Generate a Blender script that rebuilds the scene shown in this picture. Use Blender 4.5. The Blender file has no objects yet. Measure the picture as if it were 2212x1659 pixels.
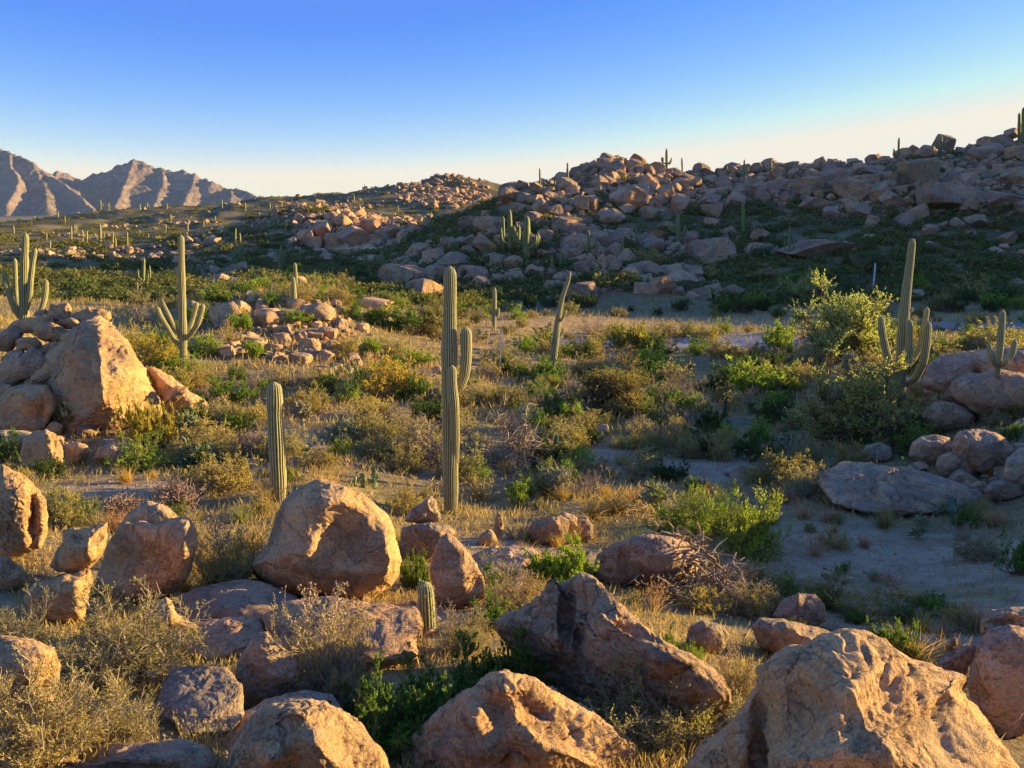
import bpy, math, random
import numpy as np
from mathutils import Vector

# ------------------------------------------------------------------ camera, sky, sun, exposure
SC = bpy.context.scene
COL = SC.collection
PW, PH = 2212.0, 1659.0                    # the photograph is measured in these units
HFOV = math.radians(62.0)
FPX = PW / 2 / math.tan(HFOV / 2)
PITCH = math.radians(11.9)
CZ = 10.0                                  # eye level above the valley datum
SUN_AZ, SUN_EL = math.radians(74.0), math.radians(9.3)

cam_d = bpy.data.cameras.new('camera')
cam = bpy.data.objects.new('camera', cam_d)
COL.objects.link(cam)
cam.location = (0, 0, CZ)
cam.rotation_euler = (math.pi / 2 - PITCH, 0, 0)
cam_d.sensor_width = 36.0
cam_d.lens = 18.0 / math.tan(HFOV / 2)
cam_d.clip_start = 0.1
cam_d.clip_end = 40000
SC.camera = cam

world = bpy.data.worlds.new('World')
SC.world = world
world.use_nodes = True
wn = world.node_tree
sky = wn.nodes.new('ShaderNodeTexSky')
sky.sky_type = 'NISHITA'
sky.sun_disc = False
sky.sun_elevation = SUN_EL
sky.sun_rotation = SUN_AZ
sky.altitude = 900
sky.air_density = 0.7
sky.dust_density = 0.3
sky.ozone_density = 1.0
EXPOSURE = 1.6
bg = wn.nodes['Background']
_sep = wn.nodes.new('ShaderNodeSeparateColor'); _com = wn.nodes.new('ShaderNodeCombineColor')
wn.links.new(sky.outputs[0], _sep.inputs[0])
for _c, (_p, _g, _t, _f) in enumerate(((2.2, 5.5, .96, .105), (1.5, 2.25, .90, .29), (0.30, 1.30, 1.06, .90))):   # the deep blue, pale horizon of the evening sky
    _m = [wn.nodes.new('ShaderNodeMath') for _ in range(5)]
    for _n, _op, _v in zip(_m, ('MULTIPLY', 'POWER', 'MULTIPLY', 'MINIMUM', 'MAXIMUM'), (0.12, _p, _g / 0.12 / 2 ** EXPOSURE, _t / 0.12 / 2 ** EXPOSURE, _f / 0.12 / 2 ** EXPOSURE)):
        _n.operation = _op; _n.inputs[1].default_value = _v
    wn.links.new(_sep.outputs[_c], _m[0].inputs[0]); wn.links.new(_m[0].outputs[0], _m[1].inputs[0])
    wn.links.new(_m[1].outputs[0], _m[2].inputs[0]); wn.links.new(_m[2].outputs[0], _m[3].inputs[0]); wn.links.new(_m[3].outputs[0], _m[4].inputs[0]); wn.links.new(_m[4].outputs[0], _com.inputs[_c])
    if _c == 0: _red = _m[4].outputs[0]
_q = [wn.nodes.new('ShaderNodeMath') for _ in range(4)]           # less blue where the sky pales
for _n, _op, _v in zip(_q, ('MULTIPLY', 'POWER', 'MULTIPLY_ADD', 'MULTIPLY'), (0.12 * 2 ** EXPOSURE, 1.6, -0.30, 1.0)):
    _n.operation = _op; _n.inputs[1].default_value = _v
_q[2].inputs[2].default_value = 1.0
wn.links.new(_red, _q[0].inputs[0]); wn.links.new(_q[0].outputs[0], _q[1].inputs[0]); wn.links.new(_q[1].outputs[0], _q[2].inputs[0])
wn.links.new(_q[2].outputs[0], _q[3].inputs[0]); wn.links.new(_m[4].outputs[0], _q[3].inputs[1]); wn.links.new(_q[3].outputs[0], _com.inputs[2])
wn.links.new(_com.outputs[0], bg.inputs[0])
bg.inputs[1].default_value = 0.12

sun_d = bpy.data.lights.new('sun', 'SUN')
sun_d.energy = 4.7
sun_d.angle = math.radians(0.53)
sun_d.color = (1.0, 0.745, 0.29)
sun = bpy.data.objects.new('sun', sun_d)
COL.objects.link(sun)
S = Vector((math.sin(SUN_AZ) * math.cos(SUN_EL), math.cos(SUN_AZ) * math.cos(SUN_EL), math.sin(SUN_EL)))
sun.rotation_euler = S.to_track_quat('Z', 'Y').to_euler()
sun.location = (60, 10, 60)

SC.view_settings.view_transform = 'Standard'
SC.view_settings.look = 'None'
SC.view_settings.exposure = EXPOSURE
SC.view_settings.gamma = 1.0
SC.view_settings.use_curve_mapping = False
SC.render.engine = 'CYCLES'
SC.cycles.use_denoising = True
SC.cycles.max_bounces = 8
SC.cycles.diffuse_bounces = 5
SC.cycles.glossy_bounces = 1
SC.cycles.transmission_bounces = 4
SC.cycles.transparent_max_bounces = 4
SC.cycles.volume_bounces = 0
SC.cycles.caustics_reflective = False
SC.cycles.caustics_refractive = False

rng = np.random.default_rng(7)
random.seed(7)

# ------------------------------------------------------------------ small maths
def ray(px, py):
    px = np.asarray(px, float); py = np.asarray(py, float)
    cx = (px - PW / 2) / FPX; cy = (PH / 2 - py) / FPX
    c, s = math.cos(PITCH), math.sin(PITCH)
    return np.stack([cx, c + cy * s, -s + cy * c], -1)

def P(px, py, Y):
    """the point of the place seen at (px, py) when it is Y metres ahead"""
    d = ray(px, py)
    p = d * (np.asarray(Y, float) / d[..., 1])[..., None]
    p[..., 2] += CZ
    return p

def proj(p):
    p = np.asarray(p, float)
    x, y, z = p[..., 0], p[..., 1], p[..., 2] - CZ
    c, s = math.cos(PITCH), math.sin(PITCH)
    f = y * c - z * s
    u = y * s + z * c
    f = np.where(f > 0.05, f, 0.05)
    return np.stack([PW / 2 + FPX * x / f, PH / 2 - FPX * u / f], -1)

def _hash(i, j, k, seed):
    i = i.astype(np.uint32); j = j.astype(np.uint32); k = k.astype(np.uint32)
    h = i * np.uint32(374761393) + j * np.uint32(668265263) + k * np.uint32(2147483647 - 58) + np.uint32((seed * 974711 + 1013) & 0xffffffff)
    h = (h ^ (h >> np.uint32(13))) * np.uint32(1274126177)
    h = (h ^ (h >> np.uint32(15))) * np.uint32(2246822519)
    h = h ^ (h >> np.uint32(16))
    return h.astype(np.float64) / 4294967295.0

def vnoise(p, seed=0):
    p = np.asarray(p, float) + 1000.0
    f = np.floor(p); t = p - f
    t = t * t * t * (t * (t * 6 - 15) + 10)
    i = f.astype(np.int64)
    out = 0.0
    for a in (0, 1):
        wa = t[:, 0] if a else 1 - t[:, 0]
        for b in (0, 1):
            wb = t[:, 1] if b else 1 - t[:, 1]
            for c in (0, 1):
                wc = t[:, 2] if c else 1 - t[:, 2]
                out = out + wa * wb * wc * _hash(i[:, 0] + a, i[:, 1] + b, i[:, 2] + c, seed)
    return out * 2 - 1

def fbm(p, seed=0, octv=4, lac=2.1, gain=0.5):
    p = np.asarray(p, float)
    s, a, n = 0.0, 1.0, 0.0
    for o in range(octv):
        s = s + a * vnoise(p, seed + o * 17)
        n += a; a *= gain; p = p * lac + 3.7
    return s / n

def ridged(p, seed=0, octv=4, lac=2.1, gain=0.5):
    p = np.asarray(p, float)
    s, a, n = 0.0, 1.0, 0.0
    for o in range(octv):
        s = s + a * (1 - np.abs(vnoise(p, seed + o * 13)) * 2)
        n += a; a *= gain; p = p * lac + 1.3
    return s / n

def unit(v):
    return v / np.maximum(np.linalg.norm(v, axis=-1, keepdims=True), 1e-9)

def smooth(a, b, x):
    t = np.clip((x - a) / (b - a), 0, 1)
    return t * t * (3 - 2 * t)

# ------------------------------------------------------------------ mesh and object helpers
def mk_mesh(name, V, quads=None, tris=None, mats=(), mi=None, smooth_=True, attrs=None):
    V = np.asarray(V, np.float32)
    me = bpy.data.meshes.new(name)
    me.vertices.add(len(V)); me.vertices.foreach_set('co', V.ravel())
    loops, starts, tot = [], [], 0
    if quads is not None and len(quads):
        q = np.asarray(quads, np.int32); loops.append(q.ravel()); starts.append(np.arange(len(q)) * 4); tot = len(q) * 4
    if tris is not None and len(tris):
        t = np.asarray(tris, np.int32); loops.append(t.ravel()); starts.append(tot + np.arange(len(t)) * 3)
    loops = np.concatenate(loops).astype(np.int32); starts = np.concatenate(starts).astype(np.int32)
    me.loops.add(len(loops)); me.loops.foreach_set('vertex_index', loops)
    me.polygons.add(len(starts)); me.polygons.foreach_set('loop_start', starts)
    for m in mats: me.materials.append(m)
    if mi is not None: me.polygons.foreach_set('material_index', np.asarray(mi, np.int32))
    me.polygons.foreach_set('use_smooth', np.full(len(starts), bool(smooth_)))
    for k, v in (attrs or {}).items():
        v = np.asarray(v, np.float32)
        a = me.attributes.new(k, 'FLOAT', 'POINT'); a.data.foreach_set('value', v)
    me.update(calc_edges=True)
    return me

def link(name, data, parent=None, loc=None, rot=None, scale=None, color=None):
    o = bpy.data.objects.new(name, data); COL.objects.link(o)
    if parent is not None: o.parent = parent
    if loc is not None: o.location = [float(v) for v in loc]
    if rot is not None: o.rotation_euler = rot
    if scale is not None: o.scale = scale if hasattr(scale, '__len__') else (scale,) * 3
    if color is not None: o.color = (*color[:3], 1.0)
    return o

def tag(o, label=None, cat=None, group=None, kind=None):
    if label: o['label'] = label
    if cat: o['category'] = cat
    if group: o['group'] = group
    if kind: o['kind'] = kind
    return o

def tubes(Pn, R, sides=3):
    """Pn (n,k,3) polylines, R (n,k) radii -> verts, quads"""
    n, k, _ = Pn.shape
    d = unit(Pn[:, -1] - Pn[:, 0])
    ref = np.where(np.abs(d[:, 2:3]) > 0.8, np.array([[1.0, 0, 0]]), np.array([[0, 0, 1.0]]))
    u = unit(np.cross(d, ref)); v = np.cross(d, u)
    a = np.arange(sides) * 2 * math.pi / sides
    off = u[:, None, :] * np.cos(a)[None, :, None] + v[:, None, :] * np.sin(a)[None, :, None]
    V = Pn[:, :, None, :] + R[:, :, None, None] * off[:, None, :, :]
    idx = np.arange(n * k * sides).reshape(n, k, sides)
    a0 = idx[:, :-1, :]; a1 = idx[:, 1:, :]
    Q = np.stack([a0, np.roll(a0, -1, 2), np.roll(a1, -1, 2), a1], -1).reshape(-1, 4)
    return V.reshape(-1, 3), Q

def leafquads(c, d, w, L, Wd):
    """diamond leaves: base c, direction d, width direction w"""
    L = np.asarray(L)[:, None]; Wd = np.asarray(Wd)[:, None]
    v = np.stack([c, c + d * L * 0.5 + w * Wd * 0.5, c + d * L, c + d * L * 0.5 - w * Wd * 0.5], 1)
    n = len(c)
    return v.reshape(-1, 3), np.arange(n * 4).reshape(n, 4)

def rdir(n, g):
    return unit(g.normal(size=(n, 3)))

def merge(parts):
    Vs, Qs, o = [], [], 0
    for v, q in parts:
        Vs.append(v); Qs.append(q + o); o += len(v)
    return np.concatenate(Vs), np.concatenate(Qs)

_ico = {}
def ico(level):
    if level in _ico: return _ico[level]
    t = (1 + 5 ** .5) / 2
    V = [(-1, t, 0), (1, t, 0), (-1, -t, 0), (1, -t, 0), (0, -1, t), (0, 1, t), (0, -1, -t), (0, 1, -t), (t, 0, -1), (t, 0, 1), (-t, 0, -1), (-t, 0, 1)]
    Fc = [(0, 11, 5), (0, 5, 1), (0, 1, 7), (0, 7, 10), (0, 10, 11), (1, 5, 9), (5, 11, 4), (11, 10, 2), (10, 7, 6), (7, 1, 8), (3, 9, 4), (3, 4, 2), (3, 2, 6), (3, 6, 8), (3, 8, 9), (4, 9, 5), (2, 4, 11), (6, 2, 10), (8, 6, 7), (9, 8, 1)]
    V = unit(np.array(V, float)); Fc = np.array(Fc)
    for _ in range(level):
        e = np.concatenate([Fc[:, [0, 1]], Fc[:, [1, 2]], Fc[:, [2, 0]]]); e.sort(1)
        ue, inv = np.unique(e, axis=0, return_inverse=True); inv = inv.reshape(3, -1)
        m = unit(V[ue[:, 0]] + V[ue[:, 1]]); o = len(V)
        a, b, c = inv[0] + o, inv[1] + o, inv[2] + o
        V = np.concatenate([V, m])
        Fc = np.concatenate([np.stack([Fc[:, 0], a, c], 1), np.stack([Fc[:, 1], b, a], 1), np.stack([Fc[:, 2], c, b], 1), np.stack([a, b, c], 1)])
    _ico[level] = (V, Fc)
    return V, Fc

def vnormals(V, Fc):
    n = np.cross(V[Fc[:, 1]] - V[Fc[:, 0]], V[Fc[:, 2]] - V[Fc[:, 0]])
    N = np.zeros_like(V)
    for k in range(3): np.add.at(N, Fc[:, k], n)
    return unit(N)

# ------------------------------------------------------------------ materials
class MB:
    def __init__(s, name):
        s.m = bpy.data.materials.new(name); s.m.use_nodes = True
        s.t = s.m.node_tree; s.t.nodes.clear()
        s.out = s.n('ShaderNodeOutputMaterial')
    def n(s, typ, **kw):
        nd = s.t.nodes.new(typ)
        for k, v in kw.items(): setattr(nd, k, v)
        return nd
    def l(s, a, b): s.t.links.new(a, b)
    def put(s, sock, v):
        if isinstance(v, bpy.types.NodeSocket): s.l(v, sock)
        elif hasattr(v, '__len__') and len(v) == 3 and sock.type == 'RGBA': sock.default_value = (*v, 1)
        else: sock.default_value = v
    def noise(s, vec, scale, detail=4, rough=0.55, dist=0.0):
        nd = s.n('ShaderNodeTexNoise'); s.put(nd.inputs['Vector'], vec)
        nd.inputs['Scale'].default_value = scale; nd.inputs['Detail'].default_value = detail
        nd.inputs['Roughness'].default_value = rough; nd.inputs['Distortion'].default_value = dist
        return nd.outputs['Fac']
    def vor(s, vec, scale, feat='F1', out='Distance', rnd=1.0):
        nd = s.n('ShaderNodeTexVoronoi', feature=feat); s.put(nd.inputs['Vector'], vec)
        nd.inputs['Scale'].default_value = scale; nd.inputs['Randomness'].default_value = rnd
        return nd.outputs[out]
    def ramp(s, fac, stops):
        nd = s.n('ShaderNodeValToRGB'); s.put(nd.inputs[0], fac)
        e = nd.color_ramp.elements
        while len(e) < len(stops): e.new(0.5)
        for el, (p, c) in zip(e, stops):
            el.position = p; el.color = (c, c, c, 1) if not hasattr(c, '__len__') else (*c, 1)
        return nd.outputs[0]
    def mix(s, fac, a, b, mode='MIX'):
        nd = s.n('ShaderNodeMix', data_type='RGBA', blend_type=mode)
        s.put(nd.inputs[0], fac); s.put(nd.inputs[6], a); s.put(nd.inputs[7], b)
        return nd.outputs[2]
    def math(s, op, a, b=0.0, c=0.0, clamp=False):
        nd = s.n('ShaderNodeMath', operation=op, use_clamp=clamp)
        s.put(nd.inputs[0], a); s.put(nd.inputs[1], b)
        if op in ('MULTIPLY_ADD',): s.put(nd.inputs[2], c)
        return nd.outputs[0]
    def bump(s, h, dist, strength=1.0, nrm=None):
        nd = s.n('ShaderNodeBump'); s.put(nd.inputs['Height'], h)
        nd.inputs['Distance'].default_value = dist; nd.inputs['Strength'].default_value = strength
        if nrm is not None: s.l(nrm, nd.inputs['Normal'])
        return nd.outputs[0]
    def pos(s): return s.n('ShaderNodeNewGeometry').outputs['Position']
    def island(s): return s.n('ShaderNodeNewGeometry').outputs['Random Per Island']
    def oc(s): return s.n('ShaderNodeObjectInfo').outputs['Color']
    def attr(s, name): return s.n('ShaderNodeAttribute', attribute_name=name).outputs['Fac']
    def diffuse(s, col, rough=0.9, nrm=None, spec=0.15):
        b = s.n('ShaderNodeBsdfPrincipled'); s.put(b.inputs['Base Color'], col)
        s.put(b.inputs['Roughness'], rough)
        b.inputs['Specular IOR Level'].default_value = spec
        if nrm is not None: s.l(nrm, b.inputs['Normal'])
        return b.outputs[0]
    def done(s, sh): s.l(sh, s.out.inputs[0]); return s.m

def rock_material(name, k=1.0, bumpk=1.0, far=False):
    """granite: k scales the pattern, tinted by the object's own colour"""
    b = MB(name); p = b.pos()
    big = b.noise(p, 0.55 * k, 5, 0.6, 0.3)
    mid = b.noise(p, 2.6 * k, 6, 0.65, 0.4)
    fine = b.noise(p, 30 * k, 3, 0.7)
    spk = b.noise(p, 95 * k, 3, 0.85)
    col = b.ramp(b.math('ADD', b.math('MULTIPLY', big, 0.55), b.math('MULTIPLY', mid, 0.45)),
                 [(0.32, (0.32, 0.22, 0.145)), (0.45, (0.43, 0.315, 0.21)), (0.56, (0.51, 0.39, 0.265)), (0.72, (0.58, 0.46, 0.325))])
    col = b.mix(b.ramp(mid, [(0.60, 0.0), (0.74, 0.55)]), col, (0.20, 0.125, 0.085))                    # desert varnish
    stain = b.noise(p, 1.15 * k, 7, 0.7, 0.8)
    col = b.mix(b.ramp(stain, [(0.62, 0.0), (0.70, 0.6)]), col, (0.31, 0.225, 0.17))
    lich = b.noise(p, 5.5 * k, 5, 0.75, 0.2)
    col = b.mix(b.ramp(lich, [(0.66, 0.0), (0.72, 0.5)]), col, (0.45, 0.36, 0.14))                     # lichen
    col = b.mix(0.75, col, b.ramp(fine, [(0.3, 0.55), (0.5, 1.0), (0.7, 1.3)]), 'MULTIPLY')
    col = b.mix(0.75, col, b.ramp(spk, [(0.33, 0.4), (0.46, 1.0), (0.62, 1.3)]), 'MULTIPLY')
    skin = b.ramp(b.noise(p, 1.5 * k, 9, 0.68, 0.5), [(0.515, 0.0), (0.535, 1.0)])                        # weathered rind, broken away in places
    col = b.mix(skin, b.mix(1.0, col, (1.12, 1.0, 0.86), 'MULTIPLY'), b.mix(1.0, col, (0.82, 0.80, 0.80), 'MULTIPLY'))
    dots = b.ramp(b.vor(p, 17 * k), [(0.10, 0.5), (0.2, 1.0)])
    col = b.mix(b.ramp(stain, [(0.45, 0.0), (0.6, 1.0)]), col, b.mix(1.0, col, dots, 'MULTIPLY'))
    col = b.mix(1.0, col, b.oc(), 'MULTIPLY')
    crack = b.math('ABSOLUTE', b.math('SUBTRACT', b.noise(p, 0.8 * k, 4, 0.55, 0.5), 0.5))
    crack = b.ramp(crack, [(0.0, 0.0), (0.012, 0.75), (0.03, 1.0)])
    pit = b.ramp(b.vor(p, 13 * k), [(0.0, 0.0), (0.35, 1.0)])
    h = b.math('ADD', b.math('MULTIPLY', mid, 0.55), b.math('MULTIPLY', crack, 0.22))
    h = b.math('ADD', h, b.math('MULTIPLY', skin, 0.10))
    h = b.math('ADD', h, b.math('MULTIPLY', fine, 0.16))
    h = b.math('ADD', h, b.math('MULTIPLY', pit, 0.05))
    n = b.bump(h, 0.16 / k * bumpk, 0.9)
    n = b.bump(spk, 0.009 / k * bumpk, 0.9, n)
    return b.done(b.diffuse(col, 0.92, n, 0.08))

def leaf_material(name, trans=0.45, var=0.5):
    b = MB(name)
    r = b.island()
    col = b.mix(1.0, b.oc(), b.ramp(r, [(0.0, (1 - var * .7,) * 3), (0.5, (1.0, 1.0, 1.0)), (0.85, (1 + var * .7, 1 + var * .55, 1.0)), (1.0, (1 + var * 1.4, 1 + var * .8, 1.0))]), 'MULTIPLY')
    d = b.n('ShaderNodeBsdfDiffuse'); b.put(d.inputs[0], col)
    t = b.n('ShaderNodeBsdfTranslucent'); b.put(t.inputs[0], b.mix(1.0, col, (1.3, 1.25, 0.75), 'MULTIPLY'))
    m = b.n('ShaderNodeMixShader'); m.inputs[0].default_value = trans
    b.l(d.outputs[0], m.inputs[1]); b.l(t.outputs[0], m.inputs[2])
    return b.done(m.outputs[0])

def twig_material(name, c0, c1):
    b = MB(name)
    col = b.mix(b.island(), c0, c1)
    col = b.mix(0.6, col, b.ramp(b.noise(b.pos(), 60, 2), [(0.35, 0.6), (0.65, 1.25)]), 'MULTIPLY')
    return b.done(b.diffuse(col, 0.9, None, 0.1))

M_ROCK = rock_material('granite_near', 1.0)
M_ROCK_MID = rock_material('granite_mid', 0.55)
M_ROCK_FAR = rock_material('granite_far', 0.22, 0.8)
M_LEAF = leaf_material('leaf')
M_GRASS = leaf_material('dry_blade', 0.4, 0.45)
M_TWIG = twig_material('twig', (0.28, 0.205, 0.135), (0.50, 0.38, 0.25))
M_DARKTWIG = twig_material('dark_twig', (0.10, 0.07, 0.05), (0.2, 0.14, 0.10))

def saguaro_material():
    b = MB('saguaro_skin'); p = b.pos()
    cr = b.attr('crest')
    n = b.noise(p, 9, 3, 0.6)
    g = b.mix(n, (0.13, 0.14, 0.04), (0.25, 0.24, 0.07))
    g = b.mix(b.ramp(b.noise(p, 1.6, 3), [(0.55, 0.0), (0.75, 0.7)]), g, (0.26, 0.22, 0.10))
    sp = b.ramp(b.noise(p, 55, 2, 0.7), [(0.3, 0.55), (0.6, 1.0)])
    cm = b.math('MULTIPLY', b.ramp(cr, [(0.62, 0.0), (0.92, 0.85)]), sp)
    col = b.mix(cm, g, (0.66, 0.55, 0.32))
    scar = b.ramp(b.noise(p, 2.3, 5, 0.75, 0.6), [(0.70, 0.0), (0.76, 0.8)])
    col = b.mix(scar, col, (0.13, 0.08, 0.05))
    cork = b.math('MULTIPLY', b.ramp(b.noise(p, 3.5, 5, 0.7), [(0.35, 0.0), (0.6, 1.0)]), b.attr('cork'))
    col = b.mix(cork, col, (0.24, 0.17, 0.10))
    col = b.mix(1.0, col, b.oc(), 'MULTIPLY')
    nr = b.bump(n, 0.01, 0.5)
    return b.done(b.diffuse(col, 0.75, nr, 0.2))
M_SAG = saguaro_material()
M_SPINE = twig_material('spine', (0.50, 0.40, 0.22), (0.72, 0.58, 0.34))
# ------------------------------------------------------------------ terrain
CTRL = {
 -40: [(1659, 4.2), (1450, 6), (1180, 11), (1010, 20), (800, 27), (700, 33), (650, 60), (600, 90), (540, 160), (495, 290), (490, 340)],
 30: [(1659, 4.2), (1450, 6), (1300, 8.6), (1180, 11), (1060, 17), (1000, 21.5), (930, 24.5), (780, 28), (720, 31), (665, 58), (600, 95), (560, 130), (530, 175), (500, 260), (478, 350)],
 220: [(1659, 4.4), (1450, 6.3), (1300, 9), (1180, 12), (1100, 15.5), (1005, 20.5), (950, 24), (870, 28), (790, 33), (660, 75), (605, 110), (560, 150), (530, 195), (500, 260), (472, 340), (452, 420)],
 436: [(1659, 4.5), (1500, 6), (1400, 7.5), (1300, 9.5), (1200, 12.5), (1100, 16), (1000, 21), (900, 28), (850, 31.5), (800, 35.5), (740, 42), (690, 50), (655, 62), (640, 85), (605, 112), (560, 150), (520, 205), (490, 270), (465, 350), (447, 450)],
 650: [(1659, 5.0), (1500, 6.3), (1400, 7.3), (1300, 9.3), (1200, 12), (1100, 16), (1000, 20), (900, 27), (820, 34.5), (760, 41), (700, 47), (655, 51), (622, 55), (618, 80), (600, 108), (570, 140), (552, 163), (480, 184), (455, 196), (462, 300), (440, 380), (432, 430)],
 800: [(1659, 5.0), (1500, 6.3), (1400, 7.4), (1300, 9.4), (1200, 12.5), (1100, 17), (1000, 21.5), (900, 28), (820, 35.5), (760, 43), (705, 52), (665, 58), (645, 78), (615, 105), (580, 138), (552, 163), (500, 180), (470, 192), (455, 330), (408, 430)],
 950: [(1659, 5.1), (1500, 6.3), (1400, 7.4), (1320, 9), (1200, 13), (1105, 18), (1000, 22.5), (900, 29), (830, 36), (780, 44), (720, 57), (690, 68), (660, 80), (620, 98), (560, 120), (510, 145), (480, 165), (450, 330), (400, 440)],
 1106: [(1659, 5.1), (1500, 6.3), (1400, 7.5), (1300, 10), (1200, 13.5), (1105, 18.5), (1000, 24), (900, 31), (830, 39), (780, 47), (720, 60), (690, 70), (655, 84), (600, 97), (540, 110), (470, 130), (415, 150)],
 1300: [(1659, 5.1), (1500, 6.4), (1400, 8), (1300, 10.5), (1200, 14), (1100, 18.5), (1000, 24), (900, 31), (830, 39), (770, 50), (720, 62), (690, 72), (655, 86), (600, 98), (540, 112), (450, 132), (375, 152), (350, 165)],
 1500: [(1659, 5.0), (1550, 6.1), (1450, 7.6), (1350, 9.8), (1250, 13), (1150, 17), (1050, 21.5), (960, 26.5), (880, 33), (800, 44), (740, 58), (690, 74), (655, 88), (600, 100), (540, 115), (460, 133), (405, 150), (372, 168)],
 1776: [(1659, 4.7), (1550, 6.5), (1450, 8.5), (1350, 11), (1250, 14), (1150, 17.5), (1050, 21.5), (960, 26.5), (880, 33), (800, 43), (740, 56), (690, 72), (655, 84), (600, 96), (540, 108), (480, 122), (405, 142), (360, 165)],
 1990: [(1659, 5), (1500, 7.6), (1400, 9.8), (1300, 12.5), (1200, 16), (1100, 19.5), (1000, 23), (900, 27), (800, 32), (770, 38), (740, 50), (690, 72), (650, 86), (600, 97), (540, 108), (480, 120), (405, 140), (338, 165)],
 2240: [(1659, 5.2), (1500, 7.6), (1350, 10.5), (1250, 13.2), (1150, 16.5), (1050, 19.5), (950, 22.5), (860, 26), (775, 30), (745, 45), (700, 65), (650, 84), (600, 95), (540, 106), (470, 118), (385, 138), (300, 165)],
}
_pts = []
for _px, _l in CTRL.items():
    for _py, _Y in _l: _pts.append(P(_px, _py, _Y) - np.array([0, 0, CZ]))
def _pol(deg, r, z):
    a = math.radians(deg); _pts.append(np.array([r * math.sin(a), r * math.cos(a), z]))
for _a in range(-180, 180, 30):
    _pol(_a, 1.6, -1.75)
for _a, _l in {
    42: [(5, -3.5), (10, -4.9), (16, -4.9), (25, -4.0), (32, -4.6), (40, -6.0), (60, -7.0), (85, -5.5), (110, -2), (140, 4.5), (175, 13.5), (240, 24)],
    52: [(5, -3.4), (10, -4.6), (16, -4.2), (25, -2.6), (34, -2.6), (44, -4.0), (60, -4.2), (90, -2), (130, 2.5), (180, 10), (250, 24)],
    64: [(5, -3.3), (10, -4.3), (18, -3.6), (30, -1.9), (60, -0.5), (100, 3), (150, 9), (250, 22)],
    80: [(5, -3.2), (10, -3.8), (20, -3.4), (40, -1.5), (80, 3), (150, 9), (250, 18)],
    110: [(5, -3.0), (10, -3.4), (20, -4), (60, -3), (150, 3)], 150: [(6, -3), (20, -4), (100, -5)], 180: [(6, -3), (20, -4), (100, -6)], -150: [(6, -3), (20, -4.5), (100, -7)],
    -50: [(5, -3.2), (10, -4.4), (20, -6), (40, -6.6), (100, -8), (200, -9), (340, -9)], -80: [(5, -3.2), (10, -4.2), (20, -5.4), (60, -8), (200, -10)], -110: [(6, -3.2), (20, -5), (100, -8)],
}.items():
    for _r, _z in _l: _pol(_a, _r, _z)
for _a in (-34, -31, -25, -18, -10): _pol(_a, 480, -9.0 if _a < -20 else -2)
for _a in (-36, -30, -24, -18): _pol(_a, 620, -22)
for _a in (-11, -6, -2): _pol(_a, 470, 2.5); _pol(_a, 560, -6)
for _a in (0, 6, 12, 20, 30): _pol(_a, 205, {0: -8, 6: -5, 12: 0, 20: 5, 30: 11}[_a]); _pol(_a, 290, -6 if _a < 15 else 6)
for _a in range(-180, 180, 20): _pol(_a, 700, -34 if -60 < _a < 40 else -12); _pol(_a, 1000, -52); _pol(_a, 1600, -60)

_pol(0, 172, -4); _pol(6, 184, 1.0); _pol(12, 188, 4.5)
_C = np.array(_pts)
def _prm(x, y):
    r = np.hypot(x, y); th = np.arctan2(x, y)
    return np.stack([th * 3.2, np.log(r) * 2.6], -1), r
_K, _r = _prm(_C[:, 0], _C[:, 1])
_K = np.concatenate([_K, _K + [2 * math.pi * 3.2, 0], _K - [2 * math.pi * 3.2, 0]])
_E = np.tile(_C[:, 2] / _r, 3)
_keep = np.abs(_K[:, 0]) < math.pi * 3.2 + 4
_K, _E = _K[_keep], _E[_keep]
def _phi(d2):
    return np.sqrt(d2 + 0.02)                 # linear kernel: no overshoot
_n = len(_K)
_A = _phi(((_K[:, None] - _K[None]) ** 2).sum(-1))
_A = np.block([[_A + 0 * np.eye(_n) - 0.01 * np.eye(_n), np.ones((_n, 1))], [np.ones((1, _n)), np.zeros((1, 1))]])
_w = np.linalg.solve(_A, np.append(_E, 0))

TH = np.unique(np.concatenate([np.radians(np.arange(-36, 42.01, 0.16)), np.radians(np.arange(42, 100, 1.0)), np.radians(np.arange(100, 180.1, 4)), np.radians(np.arange(-180, -36, 3.0))]))
RR = np.concatenate([np.geomspace(1.2, 700, 430), np.geomspace(760, 6300, 22)])
TG, RG = np.meshgrid(TH, RR, indexing='ij')
XG, YG = RG * np.sin(TG), RG * np.cos(TG)
def _base(x, y):
    k, r = _prm(x, y); out = np.empty(len(x))
    for i in range(0, len(x), 20000):
        q = k[i:i + 20000]
        out[i:i + 20000] = _phi(((q[:, None] - _K[None]) ** 2).sum(-1)) @ _w[:-1] + _w[-1]
    return out * r
# evaluate on a coarser grid, then interpolate
_th2 = TH[::2] if len(TH) % 2 else np.append(TH[::2], TH[-1])
_rr2 = np.append(RR[::3], RR[-1])
_t2, _r2 = np.meshgrid(_th2, _rr2, indexing='ij')
_z2 = _base((_r2 * np.sin(_t2)).ravel(), (_r2 * np.cos(_t2)).ravel()).reshape(_t2.shape)
def _bil(th, r, ths, lrs, Z):
    i = np.clip(np.searchsorted(ths, th) - 1, 0, len(ths) - 2); j = np.clip(np.searchsorted(lrs, np.log(r)) - 1, 0, len(lrs) - 2)
    a = np.clip((th - ths[i]) / (ths[i + 1] - ths[i]), 0, 1); b = np.clip((np.log(r) - lrs[j]) / (lrs[j + 1] - lrs[j]), 0, 1)
    return Z[i, j] * (1 - a) * (1 - b) + Z[i + 1, j] * a * (1 - b) + Z[i, j + 1] * (1 - a) * b + Z[i + 1, j + 1] * a * b
ZG = _bil(TG.ravel(), RG.ravel(), _th2, np.log(_rr2), _z2)
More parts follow.
